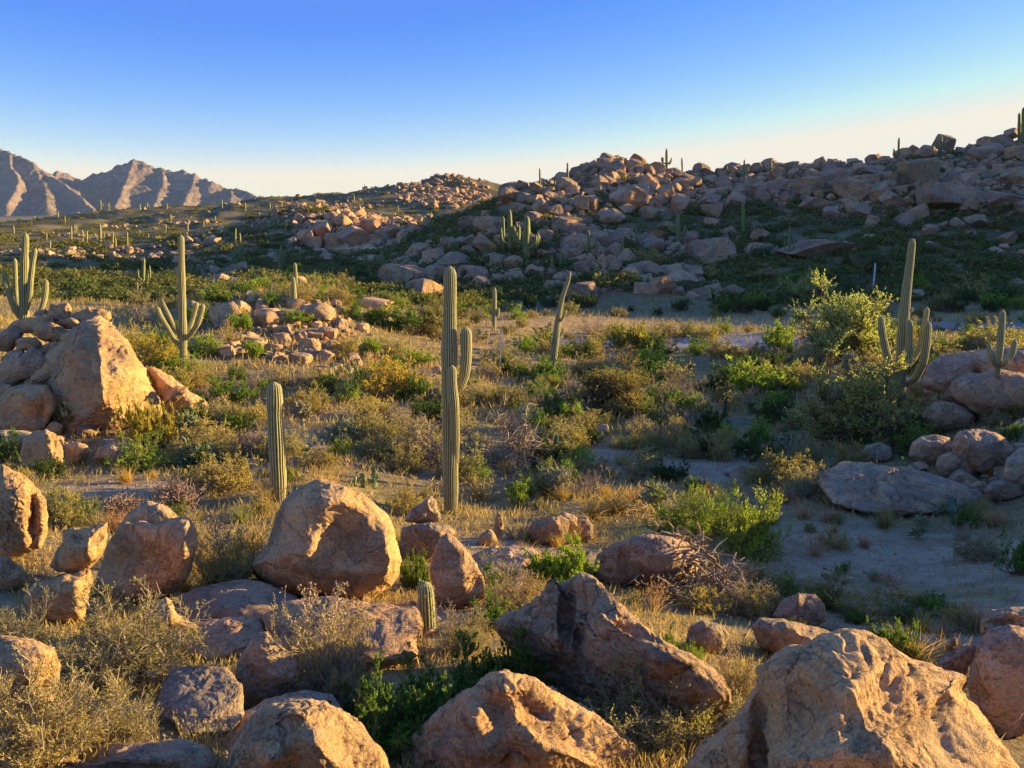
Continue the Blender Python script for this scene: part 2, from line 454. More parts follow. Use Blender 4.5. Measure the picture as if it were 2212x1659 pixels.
ZG = np.where(RG.ravel() > 1500, -60.0, ZG)
_p2 = np.stack([XG.ravel(), YG.ravel(), np.zeros(XG.size)], -1)
_rf = RG.ravel()
ZG += 0.10 * fbm(_p2 / 1.7, 3, 4) * smooth(3, 9, _rf)
ZG += 0.35 * fbm(_p2 / 7.0, 5, 3) * smooth(14, 40, _rf)
ZG += 1.7 * fbm(_p2 / 17.0, 8, 4) * smooth(80, 140, _rf) * (1 - smooth(900, 1500, _rf))
ZG += 5.0 * fbm(_p2 / 55.0, 9, 4) * smooth(190, 330, _rf) * (1 - smooth(900, 1500, _rf))
def _bump(px, py, Y, rx, ry, h):
    c = P(px, py, Y)
    return h * np.exp(-((XG.ravel() - c[0]) / rx) ** 2 - ((YG.ravel() - c[1]) / ry) ** 2)
ZG += _bump(1430, 640, 84, 7.5, 5, 1.6) + _bump(1330, 600, 88, 4, 4, 1.4) + _bump(962, 415, 430, 17, 20, 4.0) + _bump(760, 500, 178, 14, 12, 2.0)
ZG = ZG.reshape(XG.shape) + CZ
LR = np.log(RR)

def zg(x, y):
    x = np.atleast_1d(np.asarray(x, float)); y = np.atleast_1d(np.asarray(y, float))
    return _bil(np.arctan2(x, y), np.maximum(np.hypot(x, y), 1.2), TH, LR, ZG)

_S = np.geomspace(2.0, 900, 900)
def hit(px, py):
    """where the line of sight through (px, py) first meets the ground"""
    px = np.atleast_1d(np.asarray(px, float)); py = np.atleast_1d(np.asarray(py, float))
    d = ray(px, py); d = d / d[:, 1:2]
    x = d[:, :1] * _S; y = np.broadcast_to(_S, x.shape); z = d[:, 2:] * _S + CZ
    g = zg(x.ravel(), y.ravel()).reshape(x.shape)
    below = z < g
    i = np.where(below.any(1), below.argmax(1), len(_S) - 1)
    Y = _S[i]
    i0 = np.maximum(i - 1, 0); k = np.arange(len(px))
    a0 = z[k, i0] - g[k, i0]; a1 = z[k, i] - g[k, i]
    t = np.clip(a0 / np.maximum(a0 - a1, 1e-9), 0, 1)
    Y = _S[i0] + (_S[i] - _S[i0]) * t
    p = d * Y[:, None]; p[:, 2] += CZ
    p[:, 2] = zg(p[:, 0], p[:, 1])
    return p
def hit1(px, py): return hit([px], [py])[0]
def hit_hill(px, py, lo=84, hi=172):
    """as hit, for things on the crest of the near hill: the closest approach of the line of sight to it"""
    g = hit1(px, py)
    if lo < g[1] <= hi + 5 or px < 1040: return g
    Y = np.linspace(lo, hi, 120); p = P(np.full(120, px), np.full(120, py), Y)
    i = int(np.abs(p[:, 2] - zg(p[:, 0], p[:, 1])).argmin())
    return p[i]

# zones of bare soil, red strip, grey gravel (metres: across, along)
def _blob(px, py, rx, ry, soft=0.35):
    c = hit1(px, py)
    d = np.hypot((XG - c[0]) / rx, (YG - c[1]) / ry).ravel() + 0.45 * fbm(_p2 / 1.9, 31, 4) + 0.25 * fbm(_p2 / 0.5, 32, 2)
    return 1 - smooth(1 - soft, 1 + soft, d)
sand = np.zeros(XG.size)
for b in [(1990, 1210, 2.8, 2.8), (1850, 1160, 1.8, 1.5), (1290, 985, 1.5, 1.6), (1560, 1010, 2.6, 1.3), (1640, 1005, 2.0, 1.0), (330, 1055, 1.8, .9), (640, 960, 1.2, .9), (620, 935, 1.4, 1.0), (2050, 1350, 1.6, 1.6), (560, 1330, .8, .7), (480, 1390, .7, .5), (1120, 1190, 1.5, 1.2), (880, 1340, .9, .8)]:
    sand = np.maximum(sand, _blob(*b))
red = np.zeros(XG.size)
for b in [(1250, 705, 13, 6), (1500, 700, 14, 6), (1120, 740, 7, 6), (1900, 690, 13, 5), (1650, 706, 9, 5), (1020, 790, 5, 4), (1250, 800, 6, 4)]:
    red = np.maximum(red, _blob(*b))
gravel = np.zeros(XG.size)
for b in [(1480, 738, 7, 3.0), (1640, 742, 8, 2.6), (1350, 738, 5, 2.4), (2120, 708, 10, 4), (1240, 740, 3, 2.0)]:
    gravel = np.maximum(gravel, _blob(*b))
cover = smooth(70, 110, _rf) * (1 - smooth(900, 1300, _rf))

_nt, _nr = XG.shape
_idx = np.arange(_nt * _nr).reshape(_nt, _nr)
_q = np.stack([_idx[:-1, :-1], _idx[1:, :-1], _idx[1:, 1:], _idx[:-1, 1:]], -1).reshape(-1, 4)[:, ::-1]
_wrap = np.stack([_idx[-1, :-1], _idx[0, :-1], _idx[0, 1:], _idx[-1, 1:]], -1)[:, ::-1]
_V = np.stack([XG.ravel(), YG.ravel(), ZG.ravel()], -1)
_cen = len(_V)
_V = np.vstack([_V, [[0, 0, float(ZG[:, 0].mean())]]])
_tri = np.stack([_idx[:, 0], np.full(_nt, _cen), np.roll(_idx[:, 0], -1)], -1)

def ground_material():
    b = MB('desert_soil'); p = b.pos()
    n1 = b.noise(p, 0.35, 6, 0.62, 0.3); n2 = b.noise(p, 2.4, 5, 0.65); n3 = b.noise(p, 22, 3, 0.7); n4 = b.noise(p, 110, 2, 0.7)
    soil = b.ramp(n2, [(0.32, (0.15, 0.105, 0.06)), (0.5, (0.25, 0.18, 0.10)), (0.68, (0.36, 0.26, 0.145))])
    grass = b.ramp(n2, [(0.35, (0.17, 0.135, 0.05)), (0.55, (0.32, 0.235, 0.09)), (0.7, (0.44, 0.32, 0.125))])
    col = b.mix(b.ramp(n1, [(0.42, 0.0), (0.56, 0.8)]), soil, grass)
    sandc = b.ramp(n2, [(0.3, (0.28, 0.185, 0.11)), (0.5, (0.38, 0.262, 0.16)), (0.7, (0.47, 0.33, 0.205))])
    col = b.mix(b.attr('sand'), col, sandc)
    redc = b.ramp(n2, [(0.35, (0.33, 0.19, 0.09)), (0.5, (0.46, 0.29, 0.13)), (0.66, (0.56, 0.40, 0.18))])
    col = b.mix(b.attr('red'), col, redc)
    gr = b.ramp(b.vor(p, 7, 'F1', 'Color'), [(0.0, (0.16, 0.15, 0.15)), (1.0, (0.42, 0.40, 0.39))])
    col = b.mix(b.attr('gravel'), col, gr)
    cov = b.ramp(b.noise(p, 0.12, 5, 0.6), [(0.35, (0.10, 0.09, 0.04)), (0.52, (0.19, 0.145, 0.07)), (0.68, (0.33, 0.24, 0.125))])
    col = b.mix(b.math('MULTIPLY', b.attr('cover'), 0.9), col, cov)
    col = b.mix(0.8, col, b.ramp(n3, [(0.3, 0.6), (0.5, 1.0), (0.68, 1.3)]), 'MULTIPLY')
    col = b.mix(0.4, col, b.ramp(n4, [(0.35, 0.6), (0.62, 1.3)]), 'MULTIPLY')
    h = b.math('ADD', b.math('MULTIPLY', n2, 1.0), b.math('MULTIPLY', n3, 0.25))
    nr = b.bump(h, 0.12, 0.8); nr = b.bump(n4, 0.006, 0.7, nr)
    return b.done(b.diffuse(col, 0.95, nr, 0.05))
M_GROUND = ground_material()
def _ap(a): return np.append(a, 0.0)
_me = mk_mesh('ground', _V, np.concatenate([_q, _wrap]), _tri, [M_GROUND], None, True,
              {'sand': _ap(sand), 'red': _ap(red), 'gravel': _ap(gravel), 'cover': _ap(cover)})
tag(link('ground', _me), kind='structure')
def zone(arr, x, y): return _bil(np.arctan2(x, y), np.hypot(x, y), TH, LR, arr.reshape(XG.shape))

# ------------------------------------------------------------------ distant mountains: spurs and crests as ridge lines
MY = 5200.0
def mp(px, py, Y): return P(px, py, Y)
RIDGES = [  # polylines (px, py, distance), side slope
    ([(150, 373, 5520), (165, 380, 5510), (177, 384, 5500), (213, 366, 5430), (243, 361, 5390), (262, 350, 5350), (276, 341, 5320), (288, 336, 5300), (300, 340, 5300), (318, 350, 5300), (333, 357, 5300), (353, 361, 5300), (375, 367, 5300), (400, 367, 5300), (420, 375, 5300), (440, 385, 5300), (460, 385, 5260), (485, 400, 5250), (510, 403, 5220), (530, 409, 5200), (560, 426, 5150), (590, 441, 5100), (640, 462, 5100)], 0.85),
    ([(290, 338, 5300), (284, 352, 5220), (270, 385, 5050), (262, 412, 4880), (252, 440, 4650), (246, 465, 4400)], 0.92),
    ([(345, 358, 5300), (352, 378, 5200), (346, 402, 5060), (338, 432, 4850), (330, 458, 4650)], 0.85),
    ([(420, 371, 5300), (418, 388, 5210), (408, 412, 5060), (396, 445, 4800)], 0.9),
    ([(500, 399, 5250), (502, 420, 5100), (500, 450, 4900)], 0.8),
    ([(-160, 296, 5000), (-90, 300, 4950), (-30, 312, 4900), (0, 319, 4880), (30, 330, 4850), (50, 338, 4820), (75, 355, 4780), (95, 368, 4760), (103, 375, 4740), (125, 384, 4690), (150, 405, 4620), (175, 428, 4500), (200, 452, 4350)], 1.05),
    ([(22, 327, 4850), (25, 350, 4760), (42, 383, 4600), (30, 410, 4450), (10, 440, 4250)], 1.25),
    ([(75, 356, 4780), (92, 385, 4660), (96, 412, 4520), (100, 445, 4300)], 0.8),
    ([(150, 373, 5520), (135, 366, 5480), (126, 361, 5450), (118, 367, 5440), (105, 376, 5430), (60, 392, 5400)], 0.9),
]
def mountain_h(x, y):
    h = np.full(len(x), -400.0)
    q = np.stack([x, y], -1)
    for line, sl in RIDGES:
        pts = np.array([mp(*l) for l in line])
        for a, b in zip(pts[:-1], pts[1:]):
            ab = b[:2] - a[:2]; t = np.clip(((q - a[:2]) @ ab) / (ab @ ab), 0, 1)
            d = np.linalg.norm(q - (a[:2] + t[:, None] * ab), axis=1)
            top = a[2] + t * (b[2] - a[2])
            drop = np.where(d < 130, sl * d, sl * 130 + (d - 130) * sl * 0.55)
            h = np.maximum(h, top - drop)
    return h
_mx, _my = np.meshgrid(np.linspace(-4300, -900, 520), np.linspace(3600, 6000, 340), indexing='ij')
_mp = np.stack([_mx.ravel(), _my.ravel(), np.zeros(_mx.size)], -1)
_wx = 40 * fbm(_mp / 260, 51, 4); _wy = 50 * fbm(_mp / 260, 57, 4)
_mh = mountain_h(_mx.ravel() + _wx * 0.35, _my.ravel() + _wy)
_rd = ridged(_mp / 210, 61, 5, 2.0, 0.55)
_mh = _mh + 26 * (_rd - 0.62) * smooth(-30, 160, _mh) + 10 * fbm(_mp / 40, 65, 3)
_mh = _mh + (15 * (ridged(_mp / 75, 73, 4) - .6) + 5 * fbm(_mp / 22, 75, 2)) * smooth(40, 180, _mh)
# cliffs: harder bands stand steep
_band = 62.0
_f = (_mh + 18 * fbm(_mp / 300, 67, 3)) / _band
_st = (np.floor(_f) + smooth(0.30, 0.70, _f - np.floor(_f))) * _band
_mh = np.where(_mh > 90, _mh + (_st - _mh) * 0.10 * smooth(90, 170, _mh), _mh)
_floor = -48 + 10 * fbm(_mp / 500, 69, 3) + np.maximum(0, (_my.ravel() - 4200)) * 0.02
_mh = np.maximum(_mh, _floor)
_edge = np.minimum(np.minimum(_mx.ravel() + 4300, -900 - _mx.ravel()), np.minimum(_my.ravel() - 3600, 6000 - _my.ravel()))
_mh = -70 + (_mh + 70) * smooth(0, 160, _edge)
_mi = np.arange(_mx.size).reshape(_mx.shape)
_mq = np.stack([_mi[:-1, :-1], _mi[1:, :-1], _mi[1:, 1:], _mi[:-1, 1:]], -1).reshape(-1, 4)
def mountain_material():
    b = MB('mountain_rock'); p = b.pos()
    nz = b.n('ShaderNodeSeparateXYZ'); b.l(b.n('ShaderNodeNewGeometry').outputs['True Normal'], nz.inputs[0])
    rock = b.ramp(b.noise(p, 0.02, 6, 0.65), [(0.35, (0.23, 0.155, 0.125)), (0.65, (0.36, 0.26, 0.20))])
    veg = b.ramp(b.noise(p, 0.03, 5, 0.65), [(0.35, (0.14, 0.105, 0.08)), (0.65, (0.22, 0.16, 0.115))])
    col = b.mix(b.ramp(nz.outputs[2], [(0.62, 0.0), (0.80, 1.0)]), rock, veg)
    n = b.bump(b.noise(p, 0.045, 6, 0.7), 22.0, 0.9)
    return b.done(b.diffuse(col, 0.95, n, 0.0))
tag(link('mountains', mk_mesh('mountains', np.stack([_mx.ravel(), _my.ravel(), _mh], -1), _mq, None, [mountain_material()])), kind='structure')

# ------------------------------------------------------------------ air
def haze():
    b = MB('haze_air'); v = b.n('ShaderNodeVolumePrincipled')
    v.inputs['Color'].default_value = (0.45, 0.64, 1.0, 1); v.inputs['Density'].default_value = 2.6e-5
    v.inputs['Anisotropy'].default_value = 0.0
    b.l(v.outputs[0], b.out.inputs['Volume'])
    x, y0, y1, z0, z1 = 6400, -6400, 6400, -76, 460
    V = [(sx * x, yy, zz) for zz in (z0, z1) for yy in (y0, y1) for sx in (-1, 1)]
    Q = [(0, 2, 3, 1), (4, 5, 7, 6), (0, 1, 5, 4), (2, 6, 7, 3), (0, 4, 6, 2), (1, 3, 7, 5)]
    tag(link('haze', mk_mesh('haze', V, Q, None, [b.m], None, False)), kind='stuff')
haze()
# ------------------------------------------------------------------ boulders
LAND = []            # (phrase, px, py): things that labels of smaller neighbours refer to
AUTO = []            # (object, look, noun, px, py)
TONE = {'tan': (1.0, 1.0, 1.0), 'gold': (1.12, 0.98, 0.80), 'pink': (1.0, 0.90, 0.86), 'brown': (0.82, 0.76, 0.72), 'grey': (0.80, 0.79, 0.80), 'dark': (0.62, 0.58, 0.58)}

def rock_noise(V, Fc, L, seed, rough=1.0, ledge=1.0):
    """weathered granite: hollows, exfoliation ledges, pits (L = size in metres)"""
    N = vnormals(V, Fc)
    q = V / L + seed * 3.17
    d = 0.10 * fbm(q * 1.3, seed, 4)
    r = ridged(q * 1.7 + 5, seed + 3, 4)
    d = d + 0.05 * (r - 0.5)
    t = fbm(q * np.array([1.0, 1.0, 1.7]) * 1.5, seed + 9, 3) * 5
    st = np.floor(t) + smooth(0.72, 1.0, t - np.floor(t))
    d = d + 0.020 * ledge * (st - t)
    c = np.abs(fbm(q * 1.15 + 9, seed + 21, 3))
    d = d - 0.035 * ledge * np.exp(-(c / 0.012) ** 2)              # cracks
    d = d + 0.016 * rough * fbm(q * 9, seed + 5, 4) + 0.008 * rough * fbm(q * 26, seed + 6, 3)
    return V + N * (d * L)[:, None]

def hero(name, label, outline, Y, thick=0.75, bumps=(), level=5, seed=1, tone='tan', p=0.75, rough=1.0, ledge=1.0, cat='boulder', lean=0.0, skew=0.0, cen=None, cuts=(), mat=None, land=None, fix=False, flats=10):
    """a boulder given by its outline, its distance and its thickness (as a share of its half width);
    bumps (px, py, rx, ry, metres) swell or hollow the near face, cuts (angle, share, tilt) plane a side off"""
    ol = np.array(outline, float)
    c = np.array(cen if cen is not None else (ol.min(0) + ol.max(0)) / 2)
    seg = np.concatenate([ol, ol[:1]]); dense = np.concatenate([seg[i] + (seg[i + 1] - seg[i]) * np.linspace(0, 1, 14, endpoint=False)[:, None] for i in range(len(ol))])
    a = np.arctan2(-(dense[:, 1] - c[1]), dense[:, 0] - c[0]); r = np.hypot(*(dense - c).T)
    o = np.argsort(a); a, r = a[o], r[o]
    D, Fc = ico(level)
    rg = np.random.default_rng(seed)
    E = D.copy()
    for _ in range(flats):                                               # flats, so that the near face is not a ball
        n = unit(rg.normal(size=3) * [0.8, 0.8, 1.0]); h = rg.uniform(0.74, 0.93)
        x = E @ n - h; E = E - np.where(x > 0, x * 0.85, 0)[:, None] * n
    for ang, h, tl in cuts:
        n = unit(np.array([math.cos(math.radians(ang)), math.sin(math.radians(ang)), tl]))
        x = E @ n - h; E = E - np.where(x > 0, x * 0.93, 0)[:, None] * n
    s = np.hypot(D[:, 0], D[:, 1])
    ang = np.arctan2(D[:, 1], D[:, 0])
    R = np.interp(ang, a, r, period=2 * math.pi)
    R = R * (1 - 0.0 * s)
    fl = np.where(s > 1e-6, np.hypot(E[:, 0], E[:, 1]) / np.maximum(s, 1e-6), 1)
    k = np.maximum(s, 1e-6) ** p
    edge = smooth(0.80, 1.0, s)
    k = k * (fl * (1 - edge) + edge)
    qx = c[0] + np.cos(ang) * R * k; qy = c[1] - np.sin(ang) * R * k
    if not fix and ol[:, 1].max() < 1690:                            # stand it on the ground it is seen to meet
        _b = ol[ol[:, 1].argmax()]
        Yg = hit1(c[0], _b[1] - 3)[1]
        Y = Yg / (1 - 0.5 * thick * (ol[:, 0].max() - ol[:, 0].min()) / 2 / FPX)
    m = Y / FPX
    T = thick * (ol[:, 0].max() - ol[:, 0].min()) / 2 * m
    off = T * np.sign(E[:, 2]) * np.abs(E[:, 2]) ** max(p, 0.6)
    off = off + skew * (qx - c[0]) * m
    front = smooth(-0.15, 0.35, D[:, 2])
    for bx, by, rx, ry, am in bumps:
        off = off + am * np.exp(-((qx - bx) / rx) ** 2 - ((qy - by) / ry) ** 2) * front
    if cat == 'slab' and not fix and ol[:, 1].max() < 1690: lean, T0 = 1.5, T
    off = off * (0.35 if lean else 1) + lean * (qy - c[1]) * m                    # slabs lie back
    V = P(qx, qy, Y - off)
    L = 0.5 * math.sqrt((ol[:, 0].max() - ol[:, 0].min()) * (ol[:, 1].max() - ol[:, 1].min())) * m
    V = rock_noise(V, Fc, L, seed, rough, ledge)
    org = V.mean(0)
    me = mk_mesh(name, V - org, None, Fc, [mat or M_ROCK])
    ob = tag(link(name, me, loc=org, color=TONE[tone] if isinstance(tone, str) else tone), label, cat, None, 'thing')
    if land: LAND.append((land, c[0], c[1]))
    return ob

# bottom of the picture, nearest the camera
H = hero
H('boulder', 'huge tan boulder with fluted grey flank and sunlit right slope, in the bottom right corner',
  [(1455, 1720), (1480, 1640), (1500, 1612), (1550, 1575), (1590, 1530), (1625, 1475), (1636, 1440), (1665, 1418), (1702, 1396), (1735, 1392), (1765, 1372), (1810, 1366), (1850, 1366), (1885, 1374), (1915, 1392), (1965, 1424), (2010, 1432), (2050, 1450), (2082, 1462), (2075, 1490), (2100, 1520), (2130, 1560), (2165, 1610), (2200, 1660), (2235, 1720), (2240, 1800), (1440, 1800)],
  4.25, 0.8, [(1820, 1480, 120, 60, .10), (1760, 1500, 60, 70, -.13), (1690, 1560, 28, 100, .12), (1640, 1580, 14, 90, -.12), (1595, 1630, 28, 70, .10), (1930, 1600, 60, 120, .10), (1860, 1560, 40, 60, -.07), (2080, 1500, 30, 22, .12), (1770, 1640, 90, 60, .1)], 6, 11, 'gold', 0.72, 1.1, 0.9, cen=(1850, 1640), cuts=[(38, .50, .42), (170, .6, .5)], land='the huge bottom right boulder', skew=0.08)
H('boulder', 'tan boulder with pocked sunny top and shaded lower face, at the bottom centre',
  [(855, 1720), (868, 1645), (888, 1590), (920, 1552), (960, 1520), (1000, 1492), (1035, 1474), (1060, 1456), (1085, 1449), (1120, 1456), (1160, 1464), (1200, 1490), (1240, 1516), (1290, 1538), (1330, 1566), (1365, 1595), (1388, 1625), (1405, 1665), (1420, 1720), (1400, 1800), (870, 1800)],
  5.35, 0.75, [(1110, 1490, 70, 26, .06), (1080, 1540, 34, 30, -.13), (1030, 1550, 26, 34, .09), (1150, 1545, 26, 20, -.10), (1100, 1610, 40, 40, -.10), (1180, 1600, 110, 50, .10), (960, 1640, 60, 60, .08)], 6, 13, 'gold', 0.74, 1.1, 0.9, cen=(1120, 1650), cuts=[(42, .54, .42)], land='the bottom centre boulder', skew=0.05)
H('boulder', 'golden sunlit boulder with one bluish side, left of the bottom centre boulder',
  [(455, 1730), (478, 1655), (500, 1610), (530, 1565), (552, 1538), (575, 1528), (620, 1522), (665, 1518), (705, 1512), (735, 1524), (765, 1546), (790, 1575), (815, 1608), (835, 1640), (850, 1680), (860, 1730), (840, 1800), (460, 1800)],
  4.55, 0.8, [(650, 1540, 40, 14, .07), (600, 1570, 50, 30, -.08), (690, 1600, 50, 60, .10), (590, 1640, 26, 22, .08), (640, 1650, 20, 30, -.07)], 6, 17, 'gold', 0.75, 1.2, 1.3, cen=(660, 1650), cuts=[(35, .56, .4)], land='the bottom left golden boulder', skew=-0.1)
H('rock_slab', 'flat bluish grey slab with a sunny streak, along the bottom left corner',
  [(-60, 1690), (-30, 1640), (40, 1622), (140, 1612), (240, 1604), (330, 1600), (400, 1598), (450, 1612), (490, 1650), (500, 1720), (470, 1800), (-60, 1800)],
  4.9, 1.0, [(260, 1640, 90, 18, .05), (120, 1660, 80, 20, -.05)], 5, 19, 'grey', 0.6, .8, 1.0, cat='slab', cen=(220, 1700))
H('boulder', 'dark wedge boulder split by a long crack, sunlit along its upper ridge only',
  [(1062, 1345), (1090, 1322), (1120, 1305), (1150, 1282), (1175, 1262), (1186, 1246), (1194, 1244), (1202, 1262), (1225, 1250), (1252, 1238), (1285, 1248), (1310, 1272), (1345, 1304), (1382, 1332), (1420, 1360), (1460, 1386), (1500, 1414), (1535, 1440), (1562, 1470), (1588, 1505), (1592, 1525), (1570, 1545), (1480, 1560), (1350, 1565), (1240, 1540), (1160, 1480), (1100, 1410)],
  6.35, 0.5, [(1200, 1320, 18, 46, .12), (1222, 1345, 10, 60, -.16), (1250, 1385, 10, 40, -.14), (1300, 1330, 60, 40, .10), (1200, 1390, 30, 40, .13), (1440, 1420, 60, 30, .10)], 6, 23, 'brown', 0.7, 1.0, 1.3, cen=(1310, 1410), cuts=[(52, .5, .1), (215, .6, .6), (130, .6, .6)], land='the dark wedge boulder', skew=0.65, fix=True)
H('boulder', 'large golden round boulder with a deep hollow in its flank',
  [(540, 1222), (560, 1205), (580, 1178), (592, 1140), (596, 1105), (606, 1082), (632, 1060), (660, 1045), (690, 1034), (718, 1038), (748, 1046), (780, 1064), (808, 1088), (832, 1112), (850, 1142), (862, 1178), (868, 1212), (862, 1242), (848, 1268), (825, 1288), (795, 1300), (765, 1302), (730, 1296), (690, 1288), (640, 1290), (600, 1288), (575, 1268)],
  9.6, 0.92, [(752, 1166, 52, 60, -.24), (735, 1160, 34, 46, -.10), (760, 1240, 60, 20, .10), (840, 1180, 18, 80, .12), (640, 1200, 60, 70, .08), (720, 1085, 60, 22, .06)], 6, 29, 'gold', 0.8, 0.9, 0.35, cen=(706, 1180), land='the hollowed round boulder', skew=0.0, flats=3)
H('boulder', 'smooth egg shaped boulder standing on end behind the small barrel shaped saguaro',
  [(930, 1240), (934, 1208), (942, 1180), (954, 1160), (966, 1151), (978, 1158), (994, 1172), (1014, 1192), (1032, 1220), (1046, 1246), (1052, 1268), (1046, 1292), (1028, 1306), (1000, 1318), (966, 1320), (944, 1308), (932, 1280)],
  9.3, 0.85, [(985, 1265, 60, 40, .05), (1025, 1262, 20, 18, -.07)], 5, 31, (1.05, .86, .72), 0.8, 0.8, 0.5, cen=(984, 1248), land='the egg shaped boulder', skew=0.15, flats=3)
# group on the left
H('boulder', 'rounded boulder with a curled sunlit rim like a wave, among the left rocks',
  [(208, 1250), (222, 1200), (244, 1160), (272, 1128), (300, 1122), (340, 1130), (368, 1118), (392, 1114), (412, 1122), (424, 1142), (427, 1172), (422, 1200), (412, 1228), (396, 1256), (376, 1280), (352, 1298), (320, 1310), (280, 1312), (240, 1302), (215, 1280)],
  8.4, 0.8, [(290, 1215, 60, 60, -.20), (396, 1190, 26, 60, .12), (330, 1125, 60, 12, .05)], 6, 37, 'gold', 0.78, .8, .5, cen=(318, 1212), cuts=[(180, .55, .5)], land='the wave rimmed boulder', skew=0.45, flats=4)
H('boulder', 'smooth dome boulder peeking up behind the wave rimmed boulder',
  [(250, 1150), (270, 1118), (292, 1098), (318, 1084), (345, 1086), (368, 1098), (384, 1116), (386, 1150), (360, 1190), (290, 1190)],
  10.0, 0.9, [], 5, 41, 'gold', 0.8, .7, .4, fix=True, skew=0.2)
H('boulder', 'small pointed block with a sunlit notched face, left of the wave rimmed boulder',
  [(106, 1222), (120, 1192), (136, 1168), (140, 1146), (160, 1140), (190, 1142), (206, 1134), (231, 1129), (232, 1160), (226, 1188), (212, 1214), (184, 1236), (158, 1242), (126, 1236)],
  8.3, 0.8, [(168, 1160, 12, 14, -.07), (190, 1190, 30, 26, .08)], 5, 43, 'gold', 0.72, .9, 1.0, fix=True, cuts=[(15, .7, .6)])
H('boulder', 'squat golden pedestal block under the small pointed block',
  [(52, 1290), (70, 1262), (110, 1248), (140, 1240), (180, 1232), (196, 1230), (202, 1256), (190, 1290), (180, 1340), (120, 1350), (70, 1340)],
  7.9, 0.8, [(140, 1280, 50, 30, .08)], 5, 47, 'gold', 0.7, 1.1, 1.0)
H('boulder', 'tall weathered boulder with flaked sides at the left picture edge',
  [(-70, 1130), (-60, 1060), (-30, 1020), (5, 1002), (35, 1014), (62, 1030), (82, 1060), (96, 1082), (102, 1120), (100, 1150), (88, 1185), (60, 1200), (30, 1208), (0, 1220), (-50, 1210)],
  10.0, 0.85, [(70, 1110, 10, 60, -.12), (88, 1130, 12, 50, .08), (20, 1080, 50, 40, .06)], 6, 53, 'gold', 0.76, 1.2, 1.5, cen=(15, 1115), cuts=[(-5, .72, .55)], land='the tall flaked boulder')
H('boulder', 'small knobbly boulder under the tall flaked boulder at the left edge',
  [(-30, 1240), (-10, 1206), (15, 1202), (30, 1212), (46, 1222), (62, 1240), (62, 1258), (44, 1270), (10, 1278), (-25, 1272)],
  8.6, 0.85, [(30, 1225, 8, 10, -.05), (20, 1255, 20, 14, .05)], 5, 59, 'gold', 0.75, 1.2, 1.2)
H('boulder', 'golden boulder half hidden in the big olive thicket at the left edge',
  [(-60, 1470), (-40, 1400), (0, 1374), (40, 1376), (85, 1385), (115, 1400), (128, 1440), (125, 1480), (112, 1520), (95, 1560), (60, 1590), (-30, 1590)],
  6.2, 0.85, [(60, 1450, 60, 40, .06)], 5, 61, 'gold', 0.76, .9, .8, cuts=[(0, .75, .6)], land='the golden left edge boulder')
H('boulder', 'tapered golden foot of rock below the wave rimmed boulder',
  [(312, 1350), (320, 1318), (340, 1304), (358, 1292), (368, 1300), (380, 1325), (410, 1345), (440, 1355), (432, 1380), (400, 1410), (340, 1400)],
  7.9, 0.9, [(360, 1340, 24, 24, .06)], 5, 67, 'gold', 0.75, 1.0, .8)
H('rock_slab', 'pinkish slab lying in sun between the thicket and the twiggy brown bush',
  [(390, 1390), (420, 1345), (470, 1338), (530, 1330), (562, 1340), (580, 1372), (560, 1400), (520, 1420), (440, 1425), (400, 1412)],
  8.1, 1.4, [], 5, 71, 'pink', 0.6, .9, 1.2, cat='slab')
H('rock_slab', 'smooth bluish slab in shade behind the pinkish slab, under the hollowed boulder',
  [(360, 1330), (385, 1290), (420, 1272), (470, 1262), (530, 1250), (580, 1262), (640, 1290), (660, 1330), (600, 1350), (500, 1352), (400, 1350)],
  9.2, 1.4, [], 5, 73, 'grey', 0.62, .7, .8, cat='slab')
H('rock_slab', 'reddish slab under the hollowed round boulder, seen through the brown bush',
  [(560, 1330), (620, 1300), (720, 1292), (820, 1300), (900, 1310), (915, 1345), (900, 1420), (820, 1440), (700, 1430), (600, 1400)],
  8.6, 1.2, [(760, 1350, 100, 20, .06)], 5, 75, (1.0, .84, .74), 0.6, 1.0, 1.3, cat='slab')
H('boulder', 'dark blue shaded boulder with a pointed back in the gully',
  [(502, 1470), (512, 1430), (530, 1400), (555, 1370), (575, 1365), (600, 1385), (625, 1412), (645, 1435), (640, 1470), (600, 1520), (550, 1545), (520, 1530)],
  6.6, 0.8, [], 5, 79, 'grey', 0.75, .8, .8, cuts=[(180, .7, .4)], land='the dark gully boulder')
H('rock_slab', 'dark flat slab in deep shade at the gully bottom',
  [(330, 1530), (345, 1480), (370, 1445), (430, 1440), (490, 1445), (520, 1480), (530, 1540), (500, 1580), (400, 1590)],
  6.5, 1.0, [], 5, 83, 'grey', 0.65, .8, 1.2, cat='slab')
H('rock_slab', 'sloping grey brown slab between dark gully boulder and golden bottom boulder',
  [(480, 1600), (520, 1545), (580, 1510), (660, 1490), (720, 1500), (740, 1540), (720, 1600), (600, 1640), (500, 1640)],
  5.6, 0.9, [], 5, 85, 'grey', 0.65, .9, 1.0, cat='slab')
